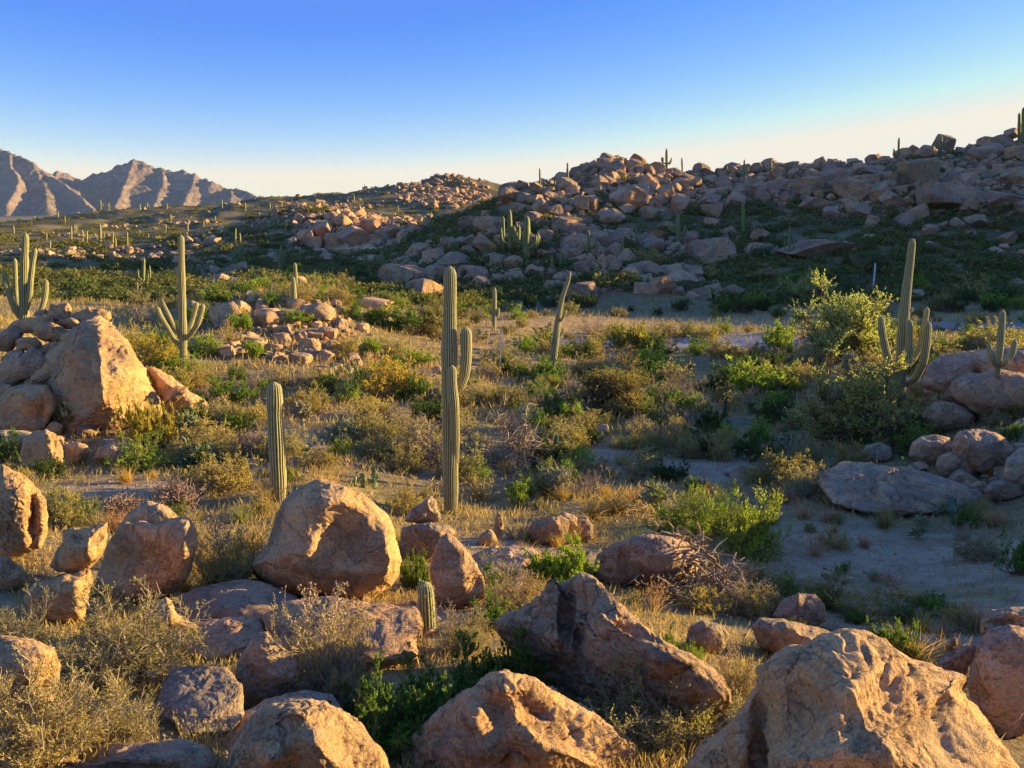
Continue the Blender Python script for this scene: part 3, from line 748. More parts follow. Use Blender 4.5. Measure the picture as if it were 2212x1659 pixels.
# behind the egg boulder
H('rock_slab', 'blue shaded block carrying a small perched rock',
  [(860, 1180), (868, 1140), (890, 1130), (930, 1128), (968, 1136), (985, 1150), (975, 1190), (940, 1215), (890, 1215), (866, 1205)],
  11.4, 0.9, [], 5, 89, 'grey', 0.7, .9, 1.2, land='the blue block')
H('rock', 'small jagged rock perched on the blue shaded block',
  [(872, 1126), (880, 1112), (888, 1100), (905, 1090), (920, 1078), (932, 1070), (942, 1082), (946, 1100), (952, 1112), (950, 1126), (930, 1134), (900, 1132)],
  12.7, 0.8, [(930, 1112, 10, 10, -.06)], 5, 97, 'tan', 0.7, 1.2, 1.5, cat='rock', cuts=[(30, .65, .4)], fix=True)
H('rock', 'thin upright golden standing stone in dry grass',
  [(1064, 1166), (1066, 1140), (1070, 1118), (1076, 1106), (1084, 1112), (1087, 1130), (1086, 1150), (1082, 1172), (1072, 1176)],
  12.6, 0.9, [], 4, 101, 'gold', 0.75, 1.1, 1.2, cat='rock', land='the standing stone')
H('rock', 'low golden rock at the foot of the thin standing stone',
  [(1028, 1172), (1040, 1152), (1056, 1142), (1068, 1150), (1076, 1170), (1060, 1182), (1036, 1182)],
  12.5, 0.9, [], 4, 103, 'gold', 0.72, 1.1, 1.0, cat='rock')
H('rock_slab', 'flaky pink ledge in sun behind the egg shaped boulder',
  [(1000, 1240), (1020, 1200), (1060, 1180), (1110, 1176), (1150, 1182), (1168, 1200), (1140, 1230), (1080, 1260), (1030, 1262)],
  11.2, 1.3, [], 5, 107, 'pink', 0.6, 1.2, 1.8, cat='slab')
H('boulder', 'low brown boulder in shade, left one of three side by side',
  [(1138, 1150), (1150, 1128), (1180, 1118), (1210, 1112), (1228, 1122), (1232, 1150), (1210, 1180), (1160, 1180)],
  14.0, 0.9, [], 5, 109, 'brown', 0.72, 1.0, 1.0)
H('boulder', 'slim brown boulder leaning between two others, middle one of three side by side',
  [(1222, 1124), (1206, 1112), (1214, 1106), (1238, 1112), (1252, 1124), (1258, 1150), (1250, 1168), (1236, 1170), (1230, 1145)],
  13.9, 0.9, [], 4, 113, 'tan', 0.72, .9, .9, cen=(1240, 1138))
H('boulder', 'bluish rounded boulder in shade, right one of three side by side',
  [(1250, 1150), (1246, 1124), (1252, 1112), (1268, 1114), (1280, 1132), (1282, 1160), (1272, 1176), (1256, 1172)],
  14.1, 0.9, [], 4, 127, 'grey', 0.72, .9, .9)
H('boulder', 'broad low brown boulder behind the bare branching cholla, cracked in two',
  [(1280, 1225), (1290, 1195), (1320, 1175), (1365, 1160), (1410, 1150), (1455, 1158), (1490, 1178), (1510, 1210), (1500, 1250), (1430, 1275), (1340, 1270), (1295, 1255)],
  12.0, 0.8, [(1345, 1215, 8, 40, -.15), (1420, 1210, 60, 30, .1)], 5, 131, 'pink', 0.7, 1.0, 1.3, land='the cracked brown boulder')
for i, (x, y, w, h) in enumerate([(1606, 1246, 16, 24), (1625, 1243, 16, 26), (1596, 1270, 20, 14), (1618, 1272, 16, 12), (1634, 1262, 12, 16)]):
    H('rock', ['upright brown cobble, left of the pair standing under the bare cholla', 'upright brown cobble, right of the pair standing under the bare cholla', 'small rounded cobble lying below the upright pair under the bare cholla', 'tiny cobble lying lowest in the little pile under the cholla', 'small cobble on the right side of the pile under the cholla'][i],
      [(x + w * math.cos(a) * .62, y - h * math.sin(a) * .62) for a in np.linspace(0, 2 * math.pi, 9, endpoint=False)], 11.6 - .1 * i, .9, [], 3, 140 + i, 'pink', .75, 1, .8, cat='rock', skew=0.2)
H('boulder', 'low brown boulder alone in the green undergrowth of the right hand flat',
  [(1668, 1330), (1690, 1298), (1725, 1280), (1760, 1284), (1782, 1305), (1784, 1340), (1760, 1360), (1700, 1362)],
  11.2, 0.9, [(1740, 1310, 10, 20, -.06)], 5, 149, 'pink', 0.72, 1.0, 1.2)
H('boulder', 'long blue shaded boulder behind the huge bottom right boulder',
  [(1622, 1350), (1640, 1334), (1690, 1336), (1740, 1348), (1790, 1365), (1806, 1390), (1780, 1425), (1700, 1430), (1640, 1400)],
  10.0, 0.9, [], 5, 151, 'grey', 0.7, .9, 1.0)
H('boulder', 'small bluish boulder left of the long blue shaded boulder',
  [(1480, 1385), (1490, 1352), (1520, 1340), (1556, 1348), (1575, 1370), (1565, 1405), (1520, 1415)],
  9.9, 0.9, [], 4, 153, 'grey', 0.7, .9, 1.0)
H('boulder', 'round purplish boulder in shade, lower of the stack at the right edge',
  [(2092, 1480), (2096, 1430), (2110, 1390), (2140, 1362), (2180, 1350), (2230, 1360), (2270, 1400), (2280, 1500), (2240, 1580), (2170, 1600), (2120, 1560)],
  6.4, 0.8, [], 5, 157, 'pink', 0.75, .8, .7, land='the purplish right edge boulder')
H('boulder', 'sunlit flaky boulder capping the stack at the right edge',
  [(2116, 1370), (2120, 1340), (2140, 1320), (2175, 1312), (2230, 1308), (2280, 1330), (2290, 1380), (2240, 1400), (2170, 1390)],
  6.55, 0.8, [(2180, 1345, 40, 8, -.06)], 5, 163, 'tan', 0.72, 1.1, 1.8, fix=True)
H('boulder', 'dark grey rock wedged left of the stack at the right edge',
  [(2020, 1440), (2040, 1412), (2080, 1395), (2115, 1392), (2130, 1420), (2120, 1460), (2080, 1490), (2040, 1480)],
  6.7, 0.8, [], 5, 167, 'grey', 0.72, 1.0, 1.2, fix=True)
H('rock', 'little tan stone sitting on the dark grey wedged rock',
  [(2042, 1396), (2052, 1386), (2060, 1376), (2068, 1380), (2068, 1394), (2058, 1402), (2046, 1404)],
  6.7, 0.8, [], 4, 169, 'gold', 0.72, 1.2, 1.2, cat='rock', fix=True)
# right flat and right mound
H('rock_slab', 'long pale granite hump lying across the shaded flat',
  [(1768, 1040), (1790, 1010), (1830, 996), (1870, 1000), (1900, 1006), (1960, 1008), (2010, 1022), (2045, 1038), (2090, 1052), (2120, 1078), (2100, 1100), (2040, 1110), (1950, 1112), (1860, 1106), (1800, 1090)],
  20.5, 0.8, [(1885, 1050, 10, 40, -.5), (1850, 1020, 60, 20, .2)], 6, 173, 'pink', 0.65, 1.0, 1.4, cat='slab', land='the long pale hump')
H('boulder', 'squarish boulder on the right mound, above the long pale hump',
  [(1962, 985), (1968, 955), (1990, 942), (2020, 940), (2052, 946), (2060, 965), (2050, 990), (2020, 1004), (1980, 1004)],
  22.8, 0.8, [], 5, 179, 'pink', 0.68, .9, 1.1, cuts=[(80, .75, .4)], land='the squarish boulder')
H('boulder', 'rounded block below the squarish boulder of the right mound',
  [(2020, 1005), (2026, 985), (2050, 976), (2085, 980), (2105, 992), (2110, 1015), (2100, 1035), (2060, 1042), (2030, 1035)],
  21.6, 0.8, [], 5, 181, 'pink', 0.7, .9, .9)
H('boulder', 'wide cracked boulder in shade right of the squarish boulder',
  [(2055, 960), (2070, 935), (2110, 925), (2150, 930), (2175, 945), (2190, 975), (2180, 1010), (2120, 1030), (2070, 1000)],
  23.6, 0.9, [], 5, 191, 'pink', 0.7, 1.0, 1.2)
H('boulder', 'brown boulder at the right edge beside the rounded block',
  [(2168, 1020), (2175, 990), (2200, 968), (2240, 962), (2280, 990), (2280, 1050), (2230, 1070), (2180, 1055)],
  20.6, 0.9, [], 5, 193, 'tan', 0.72, 1.0, 1.0)
H('boulder', 'low flat boulder below the wide cracked boulder near the right edge',
  [(2125, 1060), (2140, 1040), (2180, 1034), (2212, 1044), (2215, 1070), (2180, 1085), (2140, 1080)],
  20.0, 0.9, [], 4, 197, 'grey', 0.7, 1.0, 1.0)
H('boulder', 'broad dark dome at the top of the right mound, under the right edge saguaro',
  [(1990, 830), (2000, 790), (2040, 768), (2090, 756), (2150, 750), (2212, 752), (2290, 770), (2310, 850), (2250, 880), (2150, 870), (2060, 865)],
  29.0, 0.45, [(2110, 815, 10, 30, -.4)], 6, 199, 'pink', 0.68, .9, 1.0, land='the broad right dome')
H('boulder', 'long smooth boulder in shade below the broad dome of the right mound',
  [(2020, 860), (2040, 820), (2085, 802), (2140, 797), (2212, 808), (2280, 830), (2280, 900), (2200, 905), (2100, 900)],
  27.2, 0.8, [], 5, 211, 'pink', 0.68, .9, .9, skew=0.4)
H('boulder', 'rounded boulder in shade left of the small bright green mound bush',
  [(1985, 905), (1995, 880), (2020, 866), (2060, 870), (2090, 884), (2110, 900), (2105, 925), (2060, 935), (2010, 930)],
  25.4, 0.9, [], 5, 223, 'brown', 0.7, 1.0, .9)
H('boulder', 'small grey boulder in dry grass behind the long pale hump',
  [(1855, 985), (1870, 962), (1900, 955), (1925, 965), (1930, 990), (1905, 1002), (1870, 1002)],
  22.6, 0.9, [], 4, 227, 'grey', 0.7, 1.0, .9)
H('rock', 'small dark stone on the sandy flat beside the pale hump',
  [(1700, 1015), (1706, 1002), (1722, 998), (1732, 1010), (1726, 1024), (1708, 1026)],
  22.0, 0.9, [], 4, 229, 'brown', 0.72, 1.0, .8, cat='rock')
H('rock_slab', 'flat bluish slab flush with the sandy path',
  [(1560, 1020), (1590, 1005), (1640, 1005), (1680, 1018), (1690, 1032), (1640, 1040), (1580, 1036)],
  21.9, 1.6, [], 4, 233, 'grey', 0.6, .6, .6, cat='slab')
# the sunlit mound on the left
H('boulder', 'great golden dome of rock, the body of the left mound',
  [(20, 880), (40, 820), (85, 770), (120, 740), (150, 712), (185, 690), (215, 688), (245, 704), (270, 735), (292, 770), (315, 800), (335, 840), (352, 880), (360, 925), (340, 960), (260, 985), (150, 985), (60, 950)],
  26.6, 1.0, [(255, 830, 60, 80, .5), (160, 850, 26, 60, -.5), (215, 790, 14, 70, .3)], 6, 239, 'gold', 0.74, 1.1, 1.3, cen=(200, 860), cuts=[(-10, .66, .75), (185, .62, .55)], land='the great golden dome', fix=True)
H('boulder', 'sunlit flank of rock sloping down on the right side of the great golden dome',
  [(318, 790), (345, 800), (375, 820), (410, 845), (440, 862), (450, 880), (430, 905), (390, 920), (355, 915), (335, 870)],
  26.4, 0.9, [], 5, 241, 'gold', 0.72, 1.0, 1.2, cuts=[(30, .6, .7)])
H('boulder', 'cracked sunlit boulder leaning on the left foot of the great golden dome',
  [(-10, 870), (20, 838), (60, 828), (100, 832), (117, 855), (118, 885), (100, 920), (84, 940), (50, 945), (0, 935)],
  24.6, 0.9, [(80, 900, 20, 20, -.25), (60, 855, 30, 20, .2)], 5, 251, 'gold', 0.72, 1.1, 1.5, cuts=[(10, .7, .6)])
H('boulder', 'smooth pale boulder low in front of the great golden dome',
  [(40, 985), (50, 955), (70, 932), (100, 926), (125, 940), (136, 965), (138, 1000), (110, 1020), (60, 1015)],
  22.6, 0.9, [], 5, 257, 'gold', 0.75, .8, .6)
H('boulder', 'small wedge boulder with one dark side, in front of the great golden dome',
  [(140, 985), (140, 960), (165, 955), (188, 962), (194, 975), (180, 995), (160, 1008), (145, 1005)],
  22.8, 0.9, [], 4, 263, 'gold', 0.72, .9, .8, cuts=[(0, .6, .6)])
H('boulder', 'low boulder tangled in dead sticks right of the small wedge boulder',
  [(200, 990), (215, 968), (245, 955), (275, 962), (295, 980), (285, 1000), (240, 1008)],
  22.9, 0.9, [], 4, 269, 'gold', 0.7, 1.0, 1.0)
H('boulder', 'brown boulder at the left edge below the cracked sunlit boulder',
  [(-40, 960), (-10, 930), (30, 928), (70, 935), (82, 948), (60, 970), (30, 985), (-30, 990)],
  23.4, 0.9, [], 4, 271, 'tan', 0.72, 1.0, 1.0)
SL = [(('flat'), 75, 700, 42, 22, 27.5, 'lowest flat slab stacked on the crest of the left mound'), ('f', 112, 722, 50, 24, 26.8, 'long tilted slab on the crest of the left mound with a pale sunny end'),
      ('f', 102, 755, 30, 20, 26.4, 'small sunlit slab wedged under the long tilted slab of the left mound'), ('f', 128, 678, 34, 26, 28.0, 'upright jagged slab just beside the left mound saguaro'),
      ('f', 195, 690, 46, 28, 27.6, 'flaky topmost slab crowning the great golden dome'), ('f', 160, 730, 30, 18, 26.2, 'thin sunlit flake lying on the shoulder of the great golden dome'),
      ('f', 20, 735, 40, 34, 27.2, 'dark block at the left edge under the left mound saguaro'), ('f', 60, 790, 40, 40, 26.0, 'shaded purple block in the cleft left of the great golden dome'),
      ('f', 20, 800, 40, 44, 26.2, 'shaded block at the left edge under the mound slabs'), ('f', 5, 850, 30, 22, 25.2, 'sunny stone at the left edge of the cleft')]
SL += [('f', 40, 705, 30, 16, 27.4, 'thin slab poking left under the flat mound slab'), ('f', 150, 700, 26, 16, 27.0, 'small broken slab between the upright jagged slab and the flaky crown'), ('f', 88, 680, 20, 14, 28.2, 'little block at the foot of the left mound saguaro'),
       ('f', 60, 745, 34, 18, 26.5, 'sunlit edged slab in the middle of the mound stack'), ('f', 25, 770, 30, 16, 26.6, 'tilted slab low on the left of the mound stack'), ('f', 118, 775, 24, 22, 26.0, 'dark block under the sunlit wedged slab'), ('f', 225, 712, 24, 16, 27.0, 'flake hanging on the sunny side of the crown'),
       ('f', 140, 800, 26, 24, 25.9, 'shaded block leaning in the cleft beside the dome'), ('f', 90, 815, 22, 14, 25.6, 'small slab bridging the cleft above the cracked boulder'), ('f', 175, 770, 16, 12, 25.5, 'sunny chip of rock stuck to the dome shoulder'), ('f', 380, 850, 26, 20, 26.0, 'small block at the end of the sloping sunlit flank')]
for i, (_, x, y, rx, ry, Y, lb) in enumerate(SL):
    rg = np.random.default_rng(300 + i); an = np.linspace(0, 2 * math.pi, 11, endpoint=False); rr = rg.uniform(.75, 1.15, 11)
    tl = math.radians(rg.uniform(5, 25))
    ox = rx * np.cos(an) * rr; oy = ry * np.sin(an) * rr
    H('rock_slab' if ry < 30 else 'boulder', lb, np.stack([x + ox * math.cos(tl) + oy * math.sin(tl), y - oy * math.cos(tl) - ox * math.sin(tl) * -1 * .8 * (1 if i % 2 else -1) * .6], -1), Y, .8, [], 5, 300 + i, 'gold' if i not in (7, 8, 6) else 'pink', .68, 1.1, 1.6, cat='slab' if ry < 30 else 'boulder', fix=True)
# ------------------------------------------------------------------ saguaros
def spline(pts, n):
    pts = np.asarray(pts, float)
    d = np.concatenate([[0], np.cumsum(np.linalg.norm(np.diff(pts, axis=0), axis=1))]); d /= d[-1]
    t = np.linspace(0, 1, n)
    out = np.stack([np.interp(t, d, pts[:, k]) for k in range(pts.shape[1])], -1)
    for _ in range(max(1, n // 14)):
        out[1:-1] = (out[:-2] + 2 * out[1:-1] + out[2:]) / 4
    return out

def ribbed(path, rad, ribs=18, sub=4, step=0.07, cap=True, seed=0, spines=0, root=False, slen=0.03):
    """a ribbed stem along a 3-D path; returns verts, quads, crest attribute, spine (verts, quads)"""
    path = np.asarray(path, float)
    Lt = np.linalg.norm(np.diff(path, axis=0), axis=1).sum()
    n = max(8, int(Lt / step))
    c = spline(path, n)
    rg = np.random.default_rng(seed)
    s = np.linspace(0, Lt, n)
    r = np.interp(s, np.linspace(0, Lt, len(rad)), rad)
    r = r * (1 + 0.03 * np.interp(s, np.linspace(0, Lt, 9), rg.normal(size=9))) if Lt < 1.2 else r * (1 + 0.05 * np.interp(s, np.linspace(0, Lt, 14), rg.normal(size=14)))
    tip = np.clip((Lt - s) / (r.max() * 1.25), 0, 1)
    r = r * np.sqrt(np.clip(1 - (1 - tip) ** 2, 0.0009, 1))
    tan = unit(np.gradient(c, axis=0))
    u = np.zeros_like(c); u0 = np.array([1.0, 0, 0]) - tan[0] * tan[0][0]; u0 = u0 / max(np.linalg.norm(u0), 1e-6)
    if np.linalg.norm(np.cross(tan[0], [1, 0, 0])) < .2: u0 = unit(np.cross(tan[0], [0, 1.0, 0]))
    for i in range(n):
        u0 = u0 - tan[i] * (u0 @ tan[i]); u0 /= np.linalg.norm(u0); u[i] = u0
    v = np.cross(tan, u)
    m = ribs * sub
    a = np.arange(m) * 2 * math.pi / m
    crest = np.abs(np.cos(a * ribs / 2)) ** 1.2
    wob = 0.10 * np.sin(s * 1.7 + seed)[:, None]
    rr = r[:, None] * (0.79 + 0.21 * crest[None] ** 0.75)
    V = c[:, None] + rr[..., None] * (u[:, None] * np.cos(a[None, :, None] + wob[..., None]) + v[:, None] * np.sin(a[None, :, None] + wob[..., None]))
    idx = np.arange(n * m).reshape(n, m)
    q = np.stack([idx[:-1], np.roll(idx[:-1], -1, 1), np.roll(idx[1:], -1, 1), idx[1:]], -1).reshape(-1, 4)
    cr = np.broadcast_to(crest, (n, m)).ravel()
    ck = np.broadcast_to(np.clip(1 - s / (Lt * .22), 0, 1)[:, None], (n, m)).ravel()
    sp = None
    if spines:
        ar = np.arange(ribs) * 2 * math.pi / ribs
        ns = max(4, int(Lt / 0.055))
        ti = rg.uniform(0, n - 1.01, (ns, ribs)).ravel(); i = ti.astype(int); f = (ti - i)[:, None]
        ai = np.tile(ar, ns)
        cc = c[i] * (1 - f) + c[np.minimum(i + 1, n - 1)] * f
        out = u[i] * np.cos(ai + wob[i, 0])[:, None] + v[i] * np.sin(ai + wob[i, 0])[:, None]
        base = np.repeat(cc + out * (r[i] * 0.985)[:, None], spines, 0)
        out = np.repeat(out, spines, 0)
        tn = np.repeat(tan[i], spines, 0)
        d = unit(out * 0.8 + rdir(len(base), rg) * 0.75)
        w = unit(np.cross(d, tn + 0.01))
        sp = leafquads(base, d, w, rg.uniform(.6, 1.3, len(base)) * slen, np.full(len(base), slen * 0.11))
    return V.reshape(-1, 3), q, {'crest': cr, 'cork': ck}, sp

def px_path(pts, Y, dy=()):
    dy = list(dy) + [0] * len(pts)
    return np.array([P(x, y, Y + dy[i]) for i, (x, y) in enumerate(pts)])

def saguaro(label, trunk, w, arms=(), Yoff=0.0, ribs=18, spines=0, tone=(1, 1, 1), group=None, land=None, seed=1, base_hit=None, sub=4, step=0.07, Y=None, slen=.03, hill=False):
    """trunk: picture points base first, w: widths along it; arms: (points from the trunk outwards, widths, depth shift at the tip)"""
    g = (hit_hill if hill else hit1)(*(base_hit or trunk[0])); Yb = (Y if Y else g[1]) + Yoff
    m = Yb / FPX
    root = link('saguaro_cactus', None, loc=g if not Y else P(*trunk[0], Yb))
    org = np.array(root.location)
    tag(root, label, 'cactus', group, 'thing')
    tp = px_path(trunk, Yb)
    tp = np.vstack([tp[0] - [0, 0, 0.35], tp])
    rad = np.array([w[0]] + list(w)) * m / 2
    V, q, cr, sp = ribbed(tp, rad, ribs, sub, step, True, seed, spines, slen=slen)
    t = link('trunk', mk_mesh('saguaro_trunk', V - org, q, None, [M_SAG], None, True, cr), root, color=tone)
    if sp is not None: link('spines', mk_mesh('saguaro_spines', sp[0] - org, sp[1], None, [M_SPINE], None, False), t)
    for i, (pts, aw, dp) in enumerate(arms):
        k = len(pts)
        ap = px_path(pts, Yb, [dp * min(1, j / max(1, (k - 1) * .5)) for j in range(k)])
        V, q, cr, sp = ribbed(ap, np.array(aw) * m / 2, max(8, int(ribs * .75)), sub, step, True, seed + i + 1, spines, slen=slen)
        a = link('arm', mk_mesh('saguaro_arm', V - org, q, None, [M_SAG], None, True, cr), root, color=tone)
        if sp is not None: link('spines', mk_mesh('saguaro_arm_spines', sp[0] - org, sp[1], None, [M_SPINE], None, False), a)
    if land: LAND.append((land, (trunk[0][0] + trunk[-1][0]) / 2, (trunk[0][1] * 2 + trunk[-1][1]) / 3))
    return root

saguaro('tallest middle saguaro with one raised side arm and another hugging its front',
        [(974, 1108), (973, 1030), (973, 950), (972, 880), (970, 800), (971, 700), (972, 640), (972, 574)], [34, 36, 38, 37, 34, 31, 29, 28],
        [([(975, 850), (992, 838), (1003, 812), (1007, 770), (1006, 705)], [20, 22, 25, 25, 24], -.05), ([(984, 1000), (983, 940), (981, 880), (977, 840), (976, 788)], [16, 19, 22, 22, 20], -.32)],
        spines=3, land='the tallest middle saguaro', seed=3, ribs=20)
saguaro('stout armless columnar saguaro behind the hollowed round boulder', [(602, 1082), (601, 1030), (598, 960), (594, 900), (592, 824)], [33, 36, 38, 36, 32],
        spines=3, land='the stout armless saguaro', seed=9, ribs=17)
saguaro('small barrel shaped young saguaro bristling with spines beside the egg shaped boulder', [(925, 1408), (924, 1360), (921, 1310), (918, 1256)], [34, 38, 40, 36],
        spines=6, land='the small barrel shaped saguaro', seed=12, ribs=15, step=.03, Y=7.9, slen=.028, tone=(.85, .9, .85))
saguaro('slender saguaro with two arms curving up on each side, beside the golden mound', [(396, 806), (396, 740), (394, 680), (392, 600), (391, 507)], [15, 17, 16, 14, 13],
        [([(392, 748), (376, 735), (360, 705), (345, 680), (339, 662)], [11] * 5, .3), ([(392, 728), (379, 712), (366, 685), (354, 660), (348, 641)], [10] * 5, -.3), ([(396, 735), (412, 722), (427, 700), (435, 675), (439, 655)], [11] * 5, -.3), ([(396, 728), (408, 715), (416, 690), (422, 668), (426, 652)], [10] * 5, .3)],
        spines=2, land='the four armed saguaro', seed=15, step=.09, ribs=15)
saguaro('many armed saguaro rising from the top of the golden left mound', [(52, 684), (52, 620), (52, 575), (56, 502)], [20, 18, 15, 12],
        [([(56, 672), (64, 640), (66, 605), (70, 570), (77, 535)], [11, 12, 12, 11, 9], -.2), ([(50, 682), (38, 660), (34, 628), (33, 590), (32, 557)], [9] * 5, .3), ([(48, 688), (36, 678), (24, 650), (14, 618), (7, 588)], [11, 12, 12, 12, 10], -.2), ([(88, 672), (94, 655), (98, 635), (100, 603)], [11, 12, 12, 9], .1)],
        spines=2, land='the left mound saguaro', seed=18, step=.09, ribs=15, Y=28.6)
saguaro('crooked leaning saguaro with tiny stub arms beyond the white stake', [(1190, 810), (1195, 770), (1200, 735), (1205, 690), (1212, 655), (1219, 628), (1227, 608), (1232, 585)], [15, 17, 16, 15, 12, 9, 9, 8],
        [([(1206, 697), (1214, 690), (1219, 680), (1223, 668)], [6] * 4, -.2), ([(1203, 733), (1211, 728), (1216, 718), (1218, 708)], [6] * 4, .2), ([(1198, 745), (1190, 740), (1187, 726)], [6] * 3, -.2)],
        spines=2, land='the crooked leaning saguaro', seed=21, step=.1, ribs=13)
saguaro('short saguaro with two stubby arms standing on the red strip', [(1067, 716), (1067, 680), (1068, 650), (1068, 620)], [9, 11, 10, 7],
        [([(1066, 682), (1060, 678), (1057, 670), (1056, 661)], [5, 6, 6, 5], 0), ([(1068, 684), (1074, 682), (1077, 675), (1077, 665)], [5, 6, 6, 5], 0)], land='the red strip saguaro', seed=24, step=.12, ribs=11)
saguaro('slim armless saguaro standing in front of its twin on the rubble mound', [(636, 676), (635, 640), (633, 597)], [12, 12, 9], land='the rubble mound saguaro', seed=27, step=.1, ribs=12, Y=50)
saguaro('slim armless saguaro standing behind its twin on the rubble mound', [(640, 642), (639, 610), (637, 567)], [9, 9, 7], seed=28, step=.1, ribs=12, Y=55)
saguaro('tall leaning saguaro on the right with one wide low cluster of upright arms', [(1945, 838), (1947, 770), (1952, 690), (1959, 620), (1966, 565), (1971, 514)], [22, 23, 22, 19, 16, 14],
        [([(1942, 825), (1926, 800), (1914, 760), (1906, 720), (1902, 682)], [13, 15, 16, 15, 13], .2), ([(1950, 815), (1960, 790), (1964, 750), (1965, 690)], [12, 14, 15, 13], -.35), ([(1950, 800), (1975, 775), (1990, 740), (1998, 700), (2003, 662)], [12, 13, 14, 13, 11], .3), ([(1955, 832), (1978, 818), (1994, 785), (2001, 745), (2005, 693)], [13, 16, 17, 16, 14], -.2), ([(1962, 672), (1968, 672), (1972, 664)], [6, 8, 7], 0)],
        spines=2, land='the tall right saguaro', seed=30, step=.09, ribs=16, Y=27.5)
saguaro('short saguaro with four stout arms on the broad dome at the right edge', [(2156, 792), (2160, 750), (2163, 710), (2166, 668)], [13, 15, 15, 12],
        [([(2160, 790), (2176, 782), (2188, 762), (2193, 731)], [10, 12, 13, 11], -.2), ([(2152, 790), (2142, 780), (2138, 762), (2136, 739)], [9, 11, 11, 9], .2), ([(2155, 792), (2148, 785), (2144, 772), (2144, 755)], [9, 11, 11, 9], -.3), ([(2160, 792), (2172, 786), (2180, 775)], [8, 9, 8], -.4)],
        spines=2, land='the right edge saguaro', seed=33, step=.09, ribs=15, Y=24.7)

def scar(px, py, Y, r, parent):
    V, Fc = ico(2); m = Y / FPX
    p = P(px, py, Y)
    o = link('scar', mk_mesh('scar', V * [r * m, r * m * .5, r * m * 1.3], None, Fc, [M_DARKTWIG]), None, color=(1, 1, 1))
    o.parent = parent; o.location = p - np.array(parent.location)
_sg = [o for o in bpy.data.objects if o.name.startswith('saguaro_cactus')]
for _o, _px, _py, _r in ((_sg[0], 976, 757, 4.0), (_sg[0], 969, 1010, 3.0), (_sg[0], 976, 680, 2.2), (_sg[3], 392, 728, 2.6), (_sg[1], 597, 1000, 3.2)):
    _Y = _o.location.y; scar(_px, _py, _Y - (16 if _o is _sg[0] else 17 if _o is _sg[1] else 7) * _Y / FPX * .93, _r, _o)

# ------------------------------------------------------------------ smaller saguaros of hills and crests
def far_saguaro(label, px, py, h, w=None, arms=0, tone=(1, 1, 1), group=None, seed=0, lean=0.0, land=None, wide=1.0):
    rg = np.random.default_rng(900 + seed)
    w = w or max(2.2, h * 0.12)
    tr = [(px, py), (px + lean * .4, py - h * .5), (px + lean, py - h)]
    A = []
    for i in range(arms):
        sd = (-1 if i % 2 else 1) * wide
        z = py - h * rg.uniform(.22, .42); o = w * rg.uniform(1.0, 1.9); up = h * rg.uniform(.18, .42)
        A.append(([(px + lean * .3, z), (px + lean * .3 + sd * o * .8, z - w * .25), (px + lean * .3 + sd * o, z - w * .9), (px + lean * .35 + sd * o * 1.08, z - up)], [w * .42, w * .5, w * .52, w * .4], (.3 if i % 3 else -.4)))
    return saguaro(label, tr, [w * .95, w, w * .7], A, ribs=9, sub=2, step=.3, tone=tone, group=group, seed=seed, land=land, hill=True)
SH = (.78, .86, .80)  # darker, cooler tint: hillside shade put into the saguaro colour
for i, (px, py, h, w, arms, lb, ld) in enumerate([
    (1136, 566, 100, 15, 4, 'pale many armed saguaro in the shaded foot of the boulder hill', 'the pale many armed saguaro'),
    (1102, 548, 96, 10, 3, 'tall pale saguaro just behind the pale many armed one', None), (1088, 540, 74, 6, 0, 'thin pale saguaro spike left of the pale many armed saguaro', None), (1118, 545, 60, 9, 1, 'short pale saguaro between two taller ones at the hill foot', None),
    (1272, 562, 66, 8, 3, 'saguaro with three upturned arms catching sun above the little lit mound', 'the lit mound saguaro'), (1345, 566, 54, 6, 0, 'single armless saguaro standing behind the little lit mound', None),
    (1210, 582, 44, 6, 0, 'taller one of a close pair of small saguaros below the shaded hill', None), (1217, 578, 36, 5, 0, 'shorter one of a close pair of small saguaros below the shaded hill', None), (1193, 592, 40, 7, 0, 'stumpy saguaro left of the close pair of small saguaros', None),
    (1704, 562, 74, 6, 3, 'sun tipped saguaro with small arms in front of the long flat slab', 'the sun tipped saguaro'), (1606, 500, 66, 7, 1, 'grey shaded saguaro among boulders midway up the hill', None), (1465, 530, 70, 10, 4, 'ghostly pale armed saguaro in shade on the hillside', None),
    (829, 545, 34, 4, 0, 'thin lit saguaro in front of the sunny rock knob', None), (826, 582, 40, 8, 4, 'bushy cluster armed saguaro in shade below the sunny rock knob', None), (873, 584, 30, 5, 0, 'small shaded saguaro right of the bushy cluster armed one', None),
    (308, 628, 72, 8, 2, 'tall shaded saguaro in the dark valley behind the golden mound', 'the dark valley saguaro'), (324, 612, 40, 5, 0, 'short shaded saguaro beside the tall one in the dark valley', None), (519, 562, 36, 9, 4, 'clump of short green saguaro stems in the dark valley', None), (605, 594, 66, 7, 2, 'pale shaded saguaro at the foot of the rubble slope', None),
    (297, 640, 30, 5, 2, 'tiny saguaro with arms lit golden in the dark valley', None)]):
    far_saguaro(lb, px, py, h, w, arms, SH, None, 20 + i, (3 if i % 3 == 0 else -1), ld)
